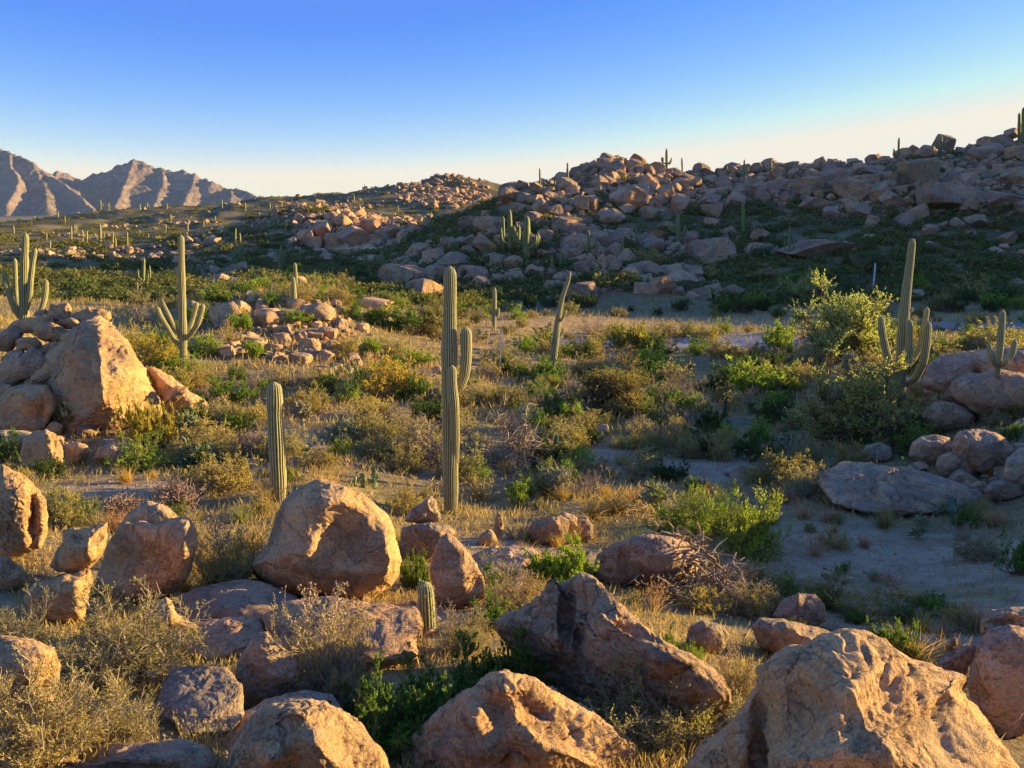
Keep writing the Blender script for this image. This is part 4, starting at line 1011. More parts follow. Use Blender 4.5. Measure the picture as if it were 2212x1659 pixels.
for i, (px, py, h, w, arms, lb) in enumerate([
    (1167, 400, 38, 4, 0, 'lone armless saguaro, first on the skyline of the boulder hill'), (1226, 398, 48, 5, 0, 'skyline saguaro close beside the crest knob of the boulder hill'), (1198, 408, 20, 3, 0, 'tiny skyline saguaro between two taller ones near the crest knob'), (1276, 372, 12, 3, 0, 'very short saguaro stub just before the crest knob'),
    (1440, 362, 42, 6, 3, 'armed saguaro standing on the crest knob skyline'), (1431, 360, 22, 4, 0, 'small saguaro stem beside the armed one on the crest knob'), (1474, 366, 26, 4, 0, 'short saguaro right of the crest knob'), (1570, 380, 24, 4, 0, 'stubby skyline saguaro right of the big round crest boulder'),
    (1607, 386, 42, 5, 1, 'skyline saguaro with one raised arm left of the crest saddle'), (1666, 374, 30, 5, 1, 'skyline saguaro with one low stub near the crest saddle'), (1897, 342, 12, 4, 0, 'tiny saguaro tip on the right hand crest'), (1941, 334, 38, 5, 0, 'skyline saguaro with companions at its foot on the right crest'), (1932, 334, 14, 4, 0, 'squat little saguaro at the foot of a taller one on the right crest'), (1952, 330, 12, 4, 0, 'second squat saguaro right of the taller one on the right crest'),
    (2032, 330, 38, 6, 2, 'pale forked dead saguaro in front of the round crest boulder'), (2054, 322, 30, 4, 0, 'slim saguaro right of the forked one on the right crest'), (2202, 305, 62, 7, 0, 'tall saguaro spike on the crest at the right picture edge'), (2210, 305, 74, 8, 0, 'tallest crest saguaro cut by the right picture edge')]):
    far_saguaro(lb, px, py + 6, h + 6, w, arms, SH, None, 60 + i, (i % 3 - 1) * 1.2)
for i, (px, py, h, w, arms) in enumerate([(217, 534, 52, 5, 2), (154, 516, 28, 4, 0), (178, 521, 26, 4, 0), (187, 526, 28, 5, 2), (243, 533, 33, 4, 1), (250, 533, 22, 4, 0), (275, 536, 36, 4, 0), (108, 541, 21, 4, 0), (100, 521, 19, 3, 0), (508, 526, 34, 4, 1), (519, 526, 24, 4, 0), (649, 550, 17, 5, 1), (405, 500, 20, 4, 0), (368, 484, 22, 4, 2), (357, 500, 16, 4, 1), (218, 452, 20, 3, 1), (235, 454, 16, 3, 2), (302, 454, 14, 3, 0), (318, 454, 17, 3, 2), (360, 452, 13, 3, 0), (480, 452, 22, 3, 0), (530, 456, 20, 3, 0), (583, 455, 17, 3, 1), (608, 458, 22, 3, 0), (600, 490, 14, 3, 0), (645, 452, 14, 3, 0), (765, 442, 22, 3, 2), (788, 408, 10, 2.5, 2), (880, 410, 8, 2.5, 0), (617, 500, 16, 3, 0), (545, 500, 14, 3, 0), (565, 498, 10, 3, 0), (655, 500, 9, 3, 0), (125, 470, 14, 3, 0), (160, 505, 20, 4, 1), (30, 505, 18, 3, 0), (75, 478, 12, 3, 0), (140, 482, 14, 3, 0), (700, 470, 12, 3, 0), (930, 470, 12, 3, 0), (860, 455, 12, 3, 0), (985, 445, 12, 3, 0), (165, 500, 16, 3, 0), (320, 520, 16, 3, 0), (300, 510, 14, 3, 0), (440, 490, 14, 3, 0), (465, 480, 14, 3, 1), (560, 470, 12, 3, 0)]):
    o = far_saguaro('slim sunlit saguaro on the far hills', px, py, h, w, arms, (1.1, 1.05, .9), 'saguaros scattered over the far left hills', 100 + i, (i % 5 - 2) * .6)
    AUTO.append((o, ['slim armless far saguaro', 'far saguaro with one arm', 'far saguaro with two arms'][min(arms, 2)], px, py - h / 2))

# ------------------------------------------------------------------ prickly pears: every pad is a part
def pad_mesh(seed):
    rg = np.random.default_rng(seed)
    V, Fc = ico(2)
    k = 0.5 + 0.5 * V[:, 2]
    V = V * [0.44 * 1, 0.085, 0.5] + [0, 0, 0.5]
    V[:, 0] *= 0.62 + 0.38 * np.sin(np.clip(k, 0, 1) * math.pi * .8)
    V[:, 1] += 0.05 * np.sin(V[:, 2] * 3 + seed) + 0.012 * rg.normal(size=len(V))
    return mk_mesh('pad', V, None, Fc, [M_PAD])
def pad_material():
    b = MB('pad_skin'); p = b.pos()
    col = b.mix(1.0, b.oc(), b.ramp(b.noise(p, 6, 3), [(0.3, 0.75), (0.7, 1.25)]), 'MULTIPLY')
    dot = b.ramp(b.vor(p, 26, 'F1'), [(0.10, 1.0), (0.2, 0.0)])
    col = b.mix(b.math('MULTIPLY', dot, 0.55), col, (0.45, 0.38, 0.25))
    return b.done(b.diffuse(col, 0.55, b.bump(b.noise(p, 30, 2), .01, .4), 0.3))
M_PAD = pad_material()
PADS = [pad_mesh(i) for i in range(4)]
def prickly(label, px, py, w, h, n=16, tone=(.13, .19, .09), seed=0, land=None):
    rg = np.random.default_rng(seed + 500)
    g = hit1(px, py); m = g[1] / FPX
    root = tag(link('prickly_pear_plant', None, loc=g), label, 'prickly pear', None, 'thing')
    W_, H_ = w * m, h * m
    ps = H_ * 0.36
    base = []
    for i in range(n):
        if i < max(4, n // 3):
            pos = np.array([rg.uniform(-.5, .5) * W_, rg.uniform(-.35, .35) * W_, -0.1 * ps]); tilt = rg.uniform(-.5, .5)
        else:
            b = base[rg.integers(len(base))]
            pos = b[0] + b[1] * ps * b[2] * 0.86; tilt = b[3] + rg.uniform(-.8, .8)
            if pos[2] > H_ * .85: continue
        s = rg.uniform(.75, 1.15)
        yaw = rg.uniform(0, math.pi)
        tl = np.clip(tilt, -1.1, 1.1)
        up = np.array([math.sin(tl) * math.cos(yaw), math.sin(tl) * math.sin(yaw), math.cos(tl)])
        base.append((pos, up, s, tl))
        c = np.array(tone) * rg.uniform(.8, 1.25)
        o = link('pad', PADS[i % 4], root, pos, (0, tl, yaw), ps * s, c)
    if land: LAND.append((land, px, py - h / 2))
    return root
for i, a in enumerate([
    ('prickly pear clump left of the stout saguaro in shade', 660, 985, 70, 34, 18, (.12, .19, .12)), ('big dark prickly pear in the shade of the bare brown tree', 1152, 1000, 110, 80, 40, (.10, .17, .09)),
    ('prickly pear with upright pads behind the hollowed round boulder', 790, 1050, 60, 46, 18, (.16, .22, .08)), ('prickly pear with pale outlined pads in front of the olive tree', 1325, 892, 50, 34, 16, (.2, .26, .12)),
    ('prickly pear with sunlit rosy pads beside the white stake', 1132, 826, 56, 24, 16, (.30, .24, .14)), ('prickly pear with sunlit pads left of the tallest middle saguaro', 926, 868, 60, 36, 18, (.27, .24, .13)),
    ('prickly pear with one bright sunlit stack of pads, before the long pale hump', 1790, 1062, 56, 50, 16, (.2, .24, .11)), ('wide teal prickly pear patch below the long pale hump', 2080, 1108, 120, 40, 36, (.12, .2, .13)),
    ('prickly pear at the edge of the rubble with pale pads', 735, 808, 60, 34, 18, (.24, .24, .14)), ('small prickly pear on the right of the yellow bush', 1010, 826, 34, 24, 10, (.26, .25, .14)),
    ('prickly pear near the bright bushes on the right flat', 1710, 800, 50, 26, 12, (.2, .24, .12)), ('small prickly pear at the foot of the stout saguaro', 625, 1068, 26, 22, 8, (.2, .22, .1)),
    ('low prickly pear in dim grass right of the path', 1690, 985, 70, 30, 16, (.12, .18, .12))]):
    prickly(*a, seed=i)

# ------------------------------------------------------------------ chollas
def cholla_mesh(seed, gen=4, fork=2.6, jl=0.17, r=0.018, fuzz=0, up=0.35, trunk=0.25, spread=1.0):
    """jointed branches; unit height about 1"""
    rg = np.random.default_rng(seed)
    segs = []; tips = [(np.array([0, 0, 0.0]), np.array([0, 0, 1.0]), 0)]
    lines = []
    cur = [(np.zeros(3), unit(np.array([rg.normal() * .15, rg.normal() * .15, 1.0])), trunk, r * 1.7)]
    for g in range(gen + 1):
        nxt = []
        for p, d, L, rad in cur:
            e = p + d * L; mid = (p + e) / 2 + rg.normal(size=3) * L * .06
            lines.append((p, mid, e, rad))
            if g < gen:
                k = int(fork) + (rg.random() < fork % 1)
                for _ in range(k + (2 if g == 0 else 0)):
                    nd = unit(d * .55 + rg.normal(size=3) * .75 * spread + np.array([0, 0, up]))
                    st = p + (e - p) * rg.uniform(.55, 1.0)
                    nxt.append((st, nd, jl * rg.uniform(.7, 1.25), max(r * .75, rad * .82)))
        cur = nxt
    Pn = np.array([[a, b, c] for a, b, c, _ in lines]); R = np.array([[x * .8, x * 1.1, x * .75] for *_, x in lines])
    parts = [tubes(Pn, R, 5)]
    # rounded ends
    V, Q = parts[0]
    z = V[:, 2].max()
    fz = None
    if fuzz:
        n = len(lines) * fuzz
        i = rg.integers(0, len(lines), n); t = rg.random(n)[:, None]
        c = Pn[i, 0] * (1 - t) + Pn[i, 2] * t
        d = rdir(n, rg)
        fz = leafquads(c + d * R[i, 1][:, None] * .7, d, rdir(n, rg), rg.uniform(.6, 1.2, n) * r * 2.0, np.full(n, r * .22))
        fz = (fz[0] / z, fz[1])
    return (V / z, Q), fz
def cholla_material(name, c0, c1):
    b = MB(name)
    col = b.mix(b.noise(b.pos(), 14, 3), c0, c1)
    col = b.mix(1.0, col, b.oc(), 'MULTIPLY')
    return b.done(b.diffuse(col, 0.85, b.bump(b.noise(b.pos(), 60, 2), .008, .7), 0.1))
M_CHOLLA = cholla_material('cholla_joint', (0.16, 0.17, 0.085), (0.33, 0.31, 0.19))
M_BARE = cholla_material('bare_cholla_joint', (0.22, 0.16, 0.11), (0.46, 0.35, 0.24))
def cholla_proto(seed, mat, **k):
    (V, Q), fz = cholla_mesh(seed, **k)
    return mk_mesh('cholla_branches', V, Q, None, [mat]), (mk_mesh('cholla_spines', fz[0], fz[1], None, [M_SPINE], None, False) if fz is not None else None)
BARE = [cholla_proto(700 + i, M_BARE, gen=6, fork=2.25, jl=.135, r=.0085, up=.22, trunk=.14, spread=1.15) for i in range(3)]
FUZZY = [cholla_proto(720 + i, M_CHOLLA, gen=4, fork=3.1, jl=.13, r=.024, fuzz=26, up=.3, trunk=.34) for i in range(3)]
STAG = [cholla_proto(740 + i, M_CHOLLA, gen=4, fork=3.3, jl=.2, r=.020, fuzz=14, up=.35, trunk=.12, spread=1.3) for i in range(2)]
def cholla(label, px, py, w, h, proto, tone=(1, 1, 1), seed=0, land=None):
    g = hit1(px, py); m = g[1] / FPX
    b, f = proto
    bb = np.array([v[:] for v in b.vertices[:].__iter__()]) if False else None
    xs = np.empty(len(b.vertices) * 3, np.float32); b.vertices.foreach_get('co', xs); xs = xs.reshape(-1, 3)
    wd = np.ptp(xs[:, 0])
    root = tag(link('cholla_plant', None, loc=g - np.array([0, 0, .03]), rot=(0, 0, seed * 1.7), scale=(w * m / wd, w * m / wd, h * m)), label, 'cholla', None, 'thing')
    o = link('branches', b, root, color=tone)
    if f: link('spines', f, o)
    if land: LAND.append((land, px, py - h / 2))
    return root
for i, a in enumerate([
    ('wide bare brown cholla with zigzag branches, in front of the bright green bush', 1505, 1285, 330, 170, BARE[0], (.82, .80, .78)),
    ('purple brown bare cholla behind the wave rimmed boulder, larger of two', 385, 1112, 130, 110, BARE[1], (.85, .72, .72)), ('purple brown bare cholla behind the wave rimmed boulder, smaller and lower of two', 258, 1140, 110, 88, BARE[2], (.9, .75, .74)),
    ('teal grey cholla with pale sunlit joints at the foot of the golden mound, lower one', 432, 1005, 115, 80, STAG[0], (.85, 1.05, .95)), ('teal grey cholla at the foot of the golden mound, upper one behind', 415, 945, 90, 70, STAG[1], (.9, 1.05, .95)),
    ('brown cholla with rosy tips left of the stout armless saguaro', 540, 985, 110, 70, BARE[1], (.95, .8, .72)), ('little tree shaped cholla on one thin trunk, right of the stout armless saguaro', 655, 925, 56, 66, FUZZY[0], (1.1, 1.0, .9)),
    ('dark cholla thicket with pale tips left of the tallest middle saguaro', 735, 950, 95, 70, STAG[0], (.9, 1.0, .9)), ('round fuzzy cholla with pale crown right of the tallest middle saguaro', 1210, 1078, 74, 72, FUZZY[1], (1.0, 1.05, .95)),
    ('small golden topped cholla in the path grass', 1300, 1030, 58, 48, FUZZY[2], (1.25, 1.1, .9)), ('pale flowering cholla at the left side of the bright green bush', 1425, 1110, 70, 80, FUZZY[0], (1.1, 1.1, .95)),
    ('small young cholla with sunlit crown on the sandy flat', 1982, 1165, 54, 66, FUZZY[2], (.9, 1.05, .85)), ('small dark cholla beside the white stake', 1050, 790, 50, 34, STAG[1], (.9, .9, .8)),
    ('cholla with pale tips behind the olive tree right of the leaning saguaro', 1290, 812, 60, 34, STAG[0], (1.1, 1.1, .9)), ('little cholla among brown bushes near the crooked dead trunk', 1460, 880, 60, 40, FUZZY[1], (1.0, 1.05, .9)),
    ('pale cholla topping the big olive shrub beside the tall right saguaro', 1830, 810, 40, 56, FUZZY[0], (1.2, 1.1, .95)), ('tiny cholla tuft beside the thin white post on the slope', 1884, 640, 26, 30, FUZZY[1], (1.2, 1.0, .8)),
    ('tall dry cholla in the rubble left of the pale prickly pear', 455, 760, 40, 40, FUZZY[2], (1.2, 1.1, .95))]):
    cholla(*a, seed=i, land=['the wide bare cholla', 'the larger purple cholla', None, 'the teal cholla', None, None, 'the little tree cholla', None, 'the round fuzzy cholla', None, None, 'the sandy flat cholla'][i] if i < 12 else None)
# ------------------------------------------------------------------ boulders of hills and rubble
def cut_boulder(seed, level=3, flat=1.0, k=12):
    rg = np.random.default_rng(seed)
    V, Fc = ico(level); V = V.copy()
    for ax in np.linalg.qr(rg.normal(size=(3, 3)) * .35 + np.eye(3))[0]:            # joint planes first
        for sg in (-1, 1):
            x = V @ (ax * sg) - rg.uniform(.5, .74); V = V - np.where(x > 0, x * .95, 0)[:, None] * (ax * sg)
    for _ in range(k):
        n = unit(rg.normal(size=3)); h = rg.uniform(0.6, 0.86)
        x = V @ n - h; V = V - np.where(x > 0, x * 0.94, 0)[:, None] * n
    V = V * [1, rg.uniform(.75, 1), flat]
    N = vnormals(V, Fc)
    V = V + N * (0.035 * fbm(V * 1.6 + seed, seed, 3) + (0.025 * fbm(V * 5 + seed, seed + 2, 3) if level > 1 else 0))[:, None]
    V = V / np.abs(V).max(0)
    return V, Fc
VAR = [cut_boulder(800 + i, 3) for i in range(12)]
VAR_ME = {m.name: [mk_mesh('hill_boulder', v, None, f, [m], None, m is M_ROCK_MID) for v, f in VAR] for m in (M_ROCK_MID, M_ROCK_FAR)}
LOW = {l: [cut_boulder(850 + i, l) for i in range(10)] for l in (1, 2)}
RUB = []                                                     # joined rubble: verts, faces
def rubble(x, y, s, seed, sq=1.0, lv=1):
    rg = np.random.default_rng(seed)
    V, Fc = LOW[lv][seed % 10]
    a = rg.uniform(0, 6.28); t = rg.normal() * .35
    Rz = np.array([[math.cos(a), -math.sin(a), 0], [math.sin(a), math.cos(a), 0], [0, 0, 1]])
    Rx = np.array([[1, 0, 0], [0, math.cos(t), -math.sin(t)], [0, math.sin(t), math.cos(t)]])
    v = (V * [s * rg.uniform(.8, 1.25), s, s * rg.uniform(.6, .95) * sq]) @ (Rz @ Rx).T
    z = zg(x, y)[0] + s * rg.uniform(.05, .4)
    RUB.append((v + [x, y, z], Fc))
def hill_boulder(label, px, py, w, h, seed, tone, mat=None, name='hillside_boulder', group=None, land=None, sink=.32, tilt=0.0):
    rg = np.random.default_rng(seed)
    g = hit_hill(px, py + h * .30); m = g[1] / FPX
    mat = mat or M_ROCK_FAR
    c = P(px, py, g[1])
    o = link(name, VAR_ME[mat.name][seed % 12], loc=c, rot=(rg.normal() * .12, tilt + rg.normal() * .08, rg.choice([0, math.pi]) + rg.normal() * .3), scale=(w * m / 2, (w + h) * m / 4, h * m / 2), color=tone)
    tag(o, label, 'boulder', group, 'thing')
    if land: LAND.append((land, px, py))
    return o
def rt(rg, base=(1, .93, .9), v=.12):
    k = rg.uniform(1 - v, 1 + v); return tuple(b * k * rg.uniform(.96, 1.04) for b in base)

HAND = [(1292, 398, 44, 34), (1357, 428, 95, 60), (1257, 442, 36, 36), (1284, 442, 16, 34), (1236, 412, 32, 22), (1159, 407, 32, 30), (1127, 403, 32, 26), (1099, 420, 22, 18), (1117, 448, 22, 20), (1060, 485, 72, 36), (967, 528, 46, 32), (1017, 525, 46, 36), (977, 568, 86, 42), (872, 600, 146, 66), (1347, 508, 52, 32), (1230, 482, 52, 30),
        (1304, 354, 40, 28), (1337, 340, 18, 9), (1336, 352, 30, 20), (1370, 357, 32, 24), (1417, 362, 42, 26), (1457, 374, 32, 20), (1244, 374, 36, 30), (1513, 368, 42, 30), (1685, 398, 30, 26), (1632, 401, 20, 18), (1857, 371, 36, 36), (1985, 378, 72, 74), (1898, 418, 46, 46), (1925, 431, 48, 38), (2135, 311, 62, 32), (2038, 309, 40, 34), (2185, 288, 34, 24), (2135, 331, 72, 34), (2135, 358, 44, 28), (2078, 359, 22, 22), (2000, 331, 46, 38), (1972, 324, 28, 24), (1950, 334, 36, 26), (1835, 412, 84, 40), (2042, 428, 165, 60), (2165, 434, 100, 44), (1768, 351, 24, 16), (1802, 350, 18, 12), (1845, 350, 26, 18), (1885, 343, 32, 18), (1713, 361, 16, 10), (1713, 378, 24, 26), (1682, 378, 42, 30), (1812, 451, 30, 20), (1792, 461, 38, 26), (1538, 454, 52, 30), (1537, 480, 38, 20), (1572, 501, 34, 26), (1642, 508, 46, 28), (1535, 544, 104, 58), (1762, 534, 160, 38), (1642, 540, 72, 26), (1404, 400, 50, 40), (1440, 420, 46, 44), (1320, 470, 60, 36), (1400, 460, 54, 34), (1470, 400, 40, 30), (1750, 400, 44, 40), (1790, 385, 40, 36), (1760, 440, 60, 34), (1700, 430, 40, 28), (2090, 390, 50, 34), (2190, 380, 50, 40), (2200, 330, 50, 34), (1560, 400, 44, 26), (1600, 420, 40, 26), (1180, 440, 34, 26), (1150, 470, 44, 30), (1200, 455, 34, 24), (1090, 520, 44, 30), (1150, 520, 40, 30), (1240, 530, 44, 30), (1300, 545, 40, 26), (1410, 530, 50, 30), (1440, 490, 44, 26), (1020, 590, 60, 34), (1110, 600, 60, 30), (1200, 620, 80, 30), (790, 660, 0, 0)]
for i, (px, py, w, h) in enumerate(HAND):
    if not w: continue
    rg = np.random.default_rng(3000 + i)
    big = 'big' if w > 60 else 'mid sized' if w > 34 else 'small'
    crest = py < 380 - (px > 1900) * 30 and True
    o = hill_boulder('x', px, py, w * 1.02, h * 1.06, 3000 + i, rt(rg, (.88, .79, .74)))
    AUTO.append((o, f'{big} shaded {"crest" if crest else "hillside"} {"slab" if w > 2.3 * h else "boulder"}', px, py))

# little lit mound, sunny knob, mid rubble: placed one by one
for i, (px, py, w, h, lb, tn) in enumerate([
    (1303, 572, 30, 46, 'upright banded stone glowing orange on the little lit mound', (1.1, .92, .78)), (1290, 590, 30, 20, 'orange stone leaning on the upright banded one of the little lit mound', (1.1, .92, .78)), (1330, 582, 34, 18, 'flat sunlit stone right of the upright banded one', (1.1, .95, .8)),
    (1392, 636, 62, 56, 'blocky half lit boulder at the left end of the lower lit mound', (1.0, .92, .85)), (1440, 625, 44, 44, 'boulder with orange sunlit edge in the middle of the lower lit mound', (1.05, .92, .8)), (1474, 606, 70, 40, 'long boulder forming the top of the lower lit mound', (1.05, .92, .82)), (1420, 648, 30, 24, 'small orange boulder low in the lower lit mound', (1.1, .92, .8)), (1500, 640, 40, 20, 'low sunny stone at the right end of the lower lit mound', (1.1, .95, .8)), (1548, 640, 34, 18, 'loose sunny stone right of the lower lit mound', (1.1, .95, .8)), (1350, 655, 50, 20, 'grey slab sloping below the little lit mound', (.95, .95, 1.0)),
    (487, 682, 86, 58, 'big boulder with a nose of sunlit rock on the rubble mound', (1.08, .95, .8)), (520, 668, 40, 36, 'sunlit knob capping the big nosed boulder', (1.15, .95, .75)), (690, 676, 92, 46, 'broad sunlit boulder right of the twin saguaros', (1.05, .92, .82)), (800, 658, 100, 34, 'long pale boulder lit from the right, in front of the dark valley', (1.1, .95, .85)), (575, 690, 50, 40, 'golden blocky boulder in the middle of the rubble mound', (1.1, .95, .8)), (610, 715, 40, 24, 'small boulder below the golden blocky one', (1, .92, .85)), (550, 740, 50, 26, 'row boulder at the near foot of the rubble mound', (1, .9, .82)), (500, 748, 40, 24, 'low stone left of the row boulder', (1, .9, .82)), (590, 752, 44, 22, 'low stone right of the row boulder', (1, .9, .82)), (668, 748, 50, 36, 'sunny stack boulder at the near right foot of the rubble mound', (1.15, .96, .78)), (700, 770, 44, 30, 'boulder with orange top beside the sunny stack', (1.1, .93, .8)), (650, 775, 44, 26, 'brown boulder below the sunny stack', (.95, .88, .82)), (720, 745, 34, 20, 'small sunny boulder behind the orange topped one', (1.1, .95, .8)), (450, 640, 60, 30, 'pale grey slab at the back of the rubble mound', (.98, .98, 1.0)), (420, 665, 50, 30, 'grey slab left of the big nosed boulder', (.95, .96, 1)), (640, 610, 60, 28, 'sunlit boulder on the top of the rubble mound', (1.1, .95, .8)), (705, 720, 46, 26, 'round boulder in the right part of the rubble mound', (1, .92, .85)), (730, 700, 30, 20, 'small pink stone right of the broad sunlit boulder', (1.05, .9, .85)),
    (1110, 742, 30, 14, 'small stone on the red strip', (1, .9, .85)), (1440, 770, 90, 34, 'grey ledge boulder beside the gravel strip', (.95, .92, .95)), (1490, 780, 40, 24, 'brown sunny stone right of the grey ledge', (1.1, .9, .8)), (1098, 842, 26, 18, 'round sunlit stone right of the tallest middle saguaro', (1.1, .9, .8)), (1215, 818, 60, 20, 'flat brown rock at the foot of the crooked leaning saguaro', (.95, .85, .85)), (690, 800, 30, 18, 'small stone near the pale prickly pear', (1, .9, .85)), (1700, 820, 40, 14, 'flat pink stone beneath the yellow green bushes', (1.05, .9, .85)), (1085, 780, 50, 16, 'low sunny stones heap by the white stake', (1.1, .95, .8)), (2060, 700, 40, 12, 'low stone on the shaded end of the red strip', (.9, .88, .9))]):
    o = hill_boulder(lb, px, py, w * 1.05, h * 1.1, 3300 + i, tn, M_ROCK_MID, 'boulder', None, None)
LAND += [('the tallest far left saguaro', 217, 508), ('the distant mountains', 200, 440), ('the far ridge top', 965, 400), ('the sunny stack', 668, 748), ('the big nosed boulder', 487, 682), ('the broad sunlit boulder', 690, 676), ('the row boulder', 550, 740), ('the low right knob boulder', 850, 500), ('the tall left knob boulder', 700, 500), ('the round crest boulder', 1513, 368), ('the forked crest saguaro', 2032, 315), ('the broad hill slab', 2042, 428), ('the low foot dome', 872, 600), ('the grey hillside saguaro', 1606, 470), ('the ghostly pale saguaro', 1465, 500), ('the little lit mound', 1400, 610), ('the rubble mound', 600, 690), ('the sunny rock knob', 770, 500), ('the crest knob', 1330, 360), ('the long flat slab', 1762, 534)]

# big pieces of the sunny knob
for i, (px, py, w, h) in enumerate([(765, 515, 90, 62), (725, 525, 50, 50), (800, 490, 60, 40), (700, 500, 50, 40), (740, 480, 50, 34), (820, 515, 60, 30), (850, 500, 50, 26), (680, 525, 40, 34), (770, 465, 44, 28), (715, 470, 40, 26), (880, 505, 40, 20), (660, 510, 40, 30), (800, 540, 50, 22), (745, 545, 50, 22), (690, 545, 40, 20)]):
    rg = np.random.default_rng(3500 + i)
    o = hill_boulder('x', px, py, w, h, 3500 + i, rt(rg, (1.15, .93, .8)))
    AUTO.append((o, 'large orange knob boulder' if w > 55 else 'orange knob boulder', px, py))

# scattered boulders: the largest become objects, the others one mass of rubble
CAND = []
def scatter(n, pxr, Yr, rock, smin, smax, seed, power=1.6, tone=(1, .93, .9), zone_name='', mat=None, look=''):
    rg = np.random.default_rng(seed)
    px = rg.uniform(*pxr, n * 5); Y = np.exp(rg.uniform(math.log(Yr[0]), math.log(Yr[1]), n * 5))
    x = (px - PW / 2) / FPX * Y * 1.0; y = Y
    z = zg(x, y); q = proj(np.stack([x, y, z], -1))
    k = rg.random(n * 5) < rock(q[:, 0], q[:, 1], x, y)
    x, y, q = x[k][:n], y[k][:n], q[k][:n]
    s = smin * (1 - rg.random(len(x)) * (1 - (smin / smax) ** power)) ** (-1 / power)
    for i in range(len(x)):
        CAND.append((s[i] * FPX / y[i], x[i], y[i], s[i], tone, zone_name, mat or M_ROCK_FAR, look, q[i], seed * 10000 + i))
def _n(x, y, sc, sd): return fbm(np.stack([x / sc, y / sc, 0 * x], -1), sd, 3)
def rock_right(px, py, x, y):
    n = _n(x, y, 9, 71)
    up = smooth(480, 420, py + 0.02 * (px - 1100)); a = 0.42 + .58 * up
    lowright = smooth(1400, 1650, px) * smooth(455, 490, py)
    return np.clip(a + n * 1.3 - .75 * lowright, 0.02, 1) * (py > 280) * (py < 660)
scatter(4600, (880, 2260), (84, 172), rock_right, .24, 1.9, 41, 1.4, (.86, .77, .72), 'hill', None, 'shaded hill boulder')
def rock_far(px, py, x, y):
    n = _n(x, y, 16, 77); return np.clip(n * 3.4 - .55, .004, 1)
scatter(950, (-60, 700), (125, 430), rock_far, .35, 1.2, 43, 1.5, (1.05, .92, .82), 'far', None, 'pale far hill boulder')
def rock_knob(px, py, x, y):
    d = np.hypot((px - 770) / 130, (py - 510) / 55); return np.clip(1.5 - d, 0, 1)
scatter(800, (620, 920), (158, 205), rock_knob, .3, 1.6, 47, 1.4, (1.12, .93, .8), 'knob', None, 'small orange knob boulder')
def rock_ridge(px, py, x, y):
    d = np.hypot((px - 965) / 85, (py - 412) / 34); e = .25 * (py < 470); return np.clip(1.4 - d, 0, 1) + e * np.clip(_n(x, y, 18, 79) * 3, 0, 1)
scatter(1000, (610, 1060), (250, 460), rock_ridge, .5, 1.6, 53, 1.4, (1.08, .88, .74), 'ridge', None, 'small far ridge boulder')
def rock_valley(px, py, x, y): return np.clip(.25 + _n(x, y, 12, 83) * 2, 0, 1) * (py > 545) * (py < 640)
scatter(420, (380, 1000), (95, 165), rock_valley, .25, 1.3, 59, 1.5, (1, .93, .92), 'valley', None, 'grey valley boulder')
def rock_mound(px, py, x, y):
    d = np.hypot((px - 600) / 190, (py - 715) / 95); return np.clip(1.5 - d, 0, 1)
scatter(330, (400, 800), (38, 56), rock_mound, .12, .55, 61, 1.5, (1.05, .93, .85), 'mound', M_ROCK_MID, 'rubble stone')
def rock_mid(px, py, x, y): return np.clip(_n(x, y, 5, 87) * 2 - .1, 0.01, 1)
scatter(180, (300, 2200), (19, 75), rock_mid, .07, .3, 67, 1.5, (1, .93, .87), 'mid', M_ROCK_MID, 'loose scrub stone')
scatter(90, (0, 2212), (5, 18), rock_mid, .04, .13, 68, 1.5, (1, .93, .87), 'near', M_ROCK, 'loose near stone')
def rock_rm(px, py, x, y): return np.clip(.6 + _n(x, y, 3, 89), 0, 1) * (px > 1960)
scatter(70, (1960, 2300), (19.5, 31), rock_rm, .12, .5, 69, 1.4, (1, .9, .88), 'rmound', M_ROCK_MID, 'dim mound stone')
scatter(60, (0, 260), (21, 30), lambda px, py, x, y: np.ones_like(x), .12, .45, 70, 1.4, (1.1, .96, .82), 'lmound', M_ROCK_MID, 'golden mound stone')
CAND.sort(key=lambda c: -c[0])
_cnt = {}
for c in CAND:
    sz, x, y, s, tone, zn, mat, look, q, sd = c
    lim = {'hill': 190, 'far': 70, 'knob': 70, 'ridge': 30, 'valley': 40, 'mound': 110, 'mid': 60, 'near': 30, 'rmound': 45, 'lmound': 30}[zn]
    inn = -20 < q[0] < 2232
    rg = np.random.default_rng(sd)
    if inn and _cnt.get(zn, 0) < lim:
        _cnt[zn] = _cnt.get(zn, 0) + 1
        nm = 'hillside_boulder' if zn in ('hill', 'valley') else 'outcrop_boulder' if zn in ('far', 'knob', 'ridge') else 'loose_stone'
        me = VAR_ME[mat.name][sd % 12] if mat.name in VAR_ME else VAR_ME[M_ROCK_MID.name][sd % 12]
        o = link(nm, me, loc=(x, y, zg(x, y)[0] + s * rg.uniform(.1, .4)), rot=(rg.normal() * .3, rg.normal() * .3, rg.uniform(0, 6.28)),
                 scale=(s * rg.uniform(.85, 1.3), s, s * rg.uniform(.65, 1.0)), color=rt(rg, tone))
        tag(o, None, 'boulder' if zn in ('hill', 'valley', 'far', 'knob', 'ridge') else 'stone', None, 'thing')
        AUTO.append((o, look, q[0], q[1] - sz * .3))
    else:
        rubble(x, y, s, sd, 1.0, 2 if sz > 11 else 1)
def join_rubble(name, parts, mat):
    Vs, Fs, o = [], [], 0
    for v, f in parts: Vs.append(v); Fs.append(f + o); o += len(v)
    return tag(link(name, mk_mesh(name, np.concatenate(Vs), None, np.concatenate(Fs), [mat], None, False), color=(.90, .79, .72)), kind='stuff')
join_rubble('boulder_rubble', RUB, M_ROCK_FAR)
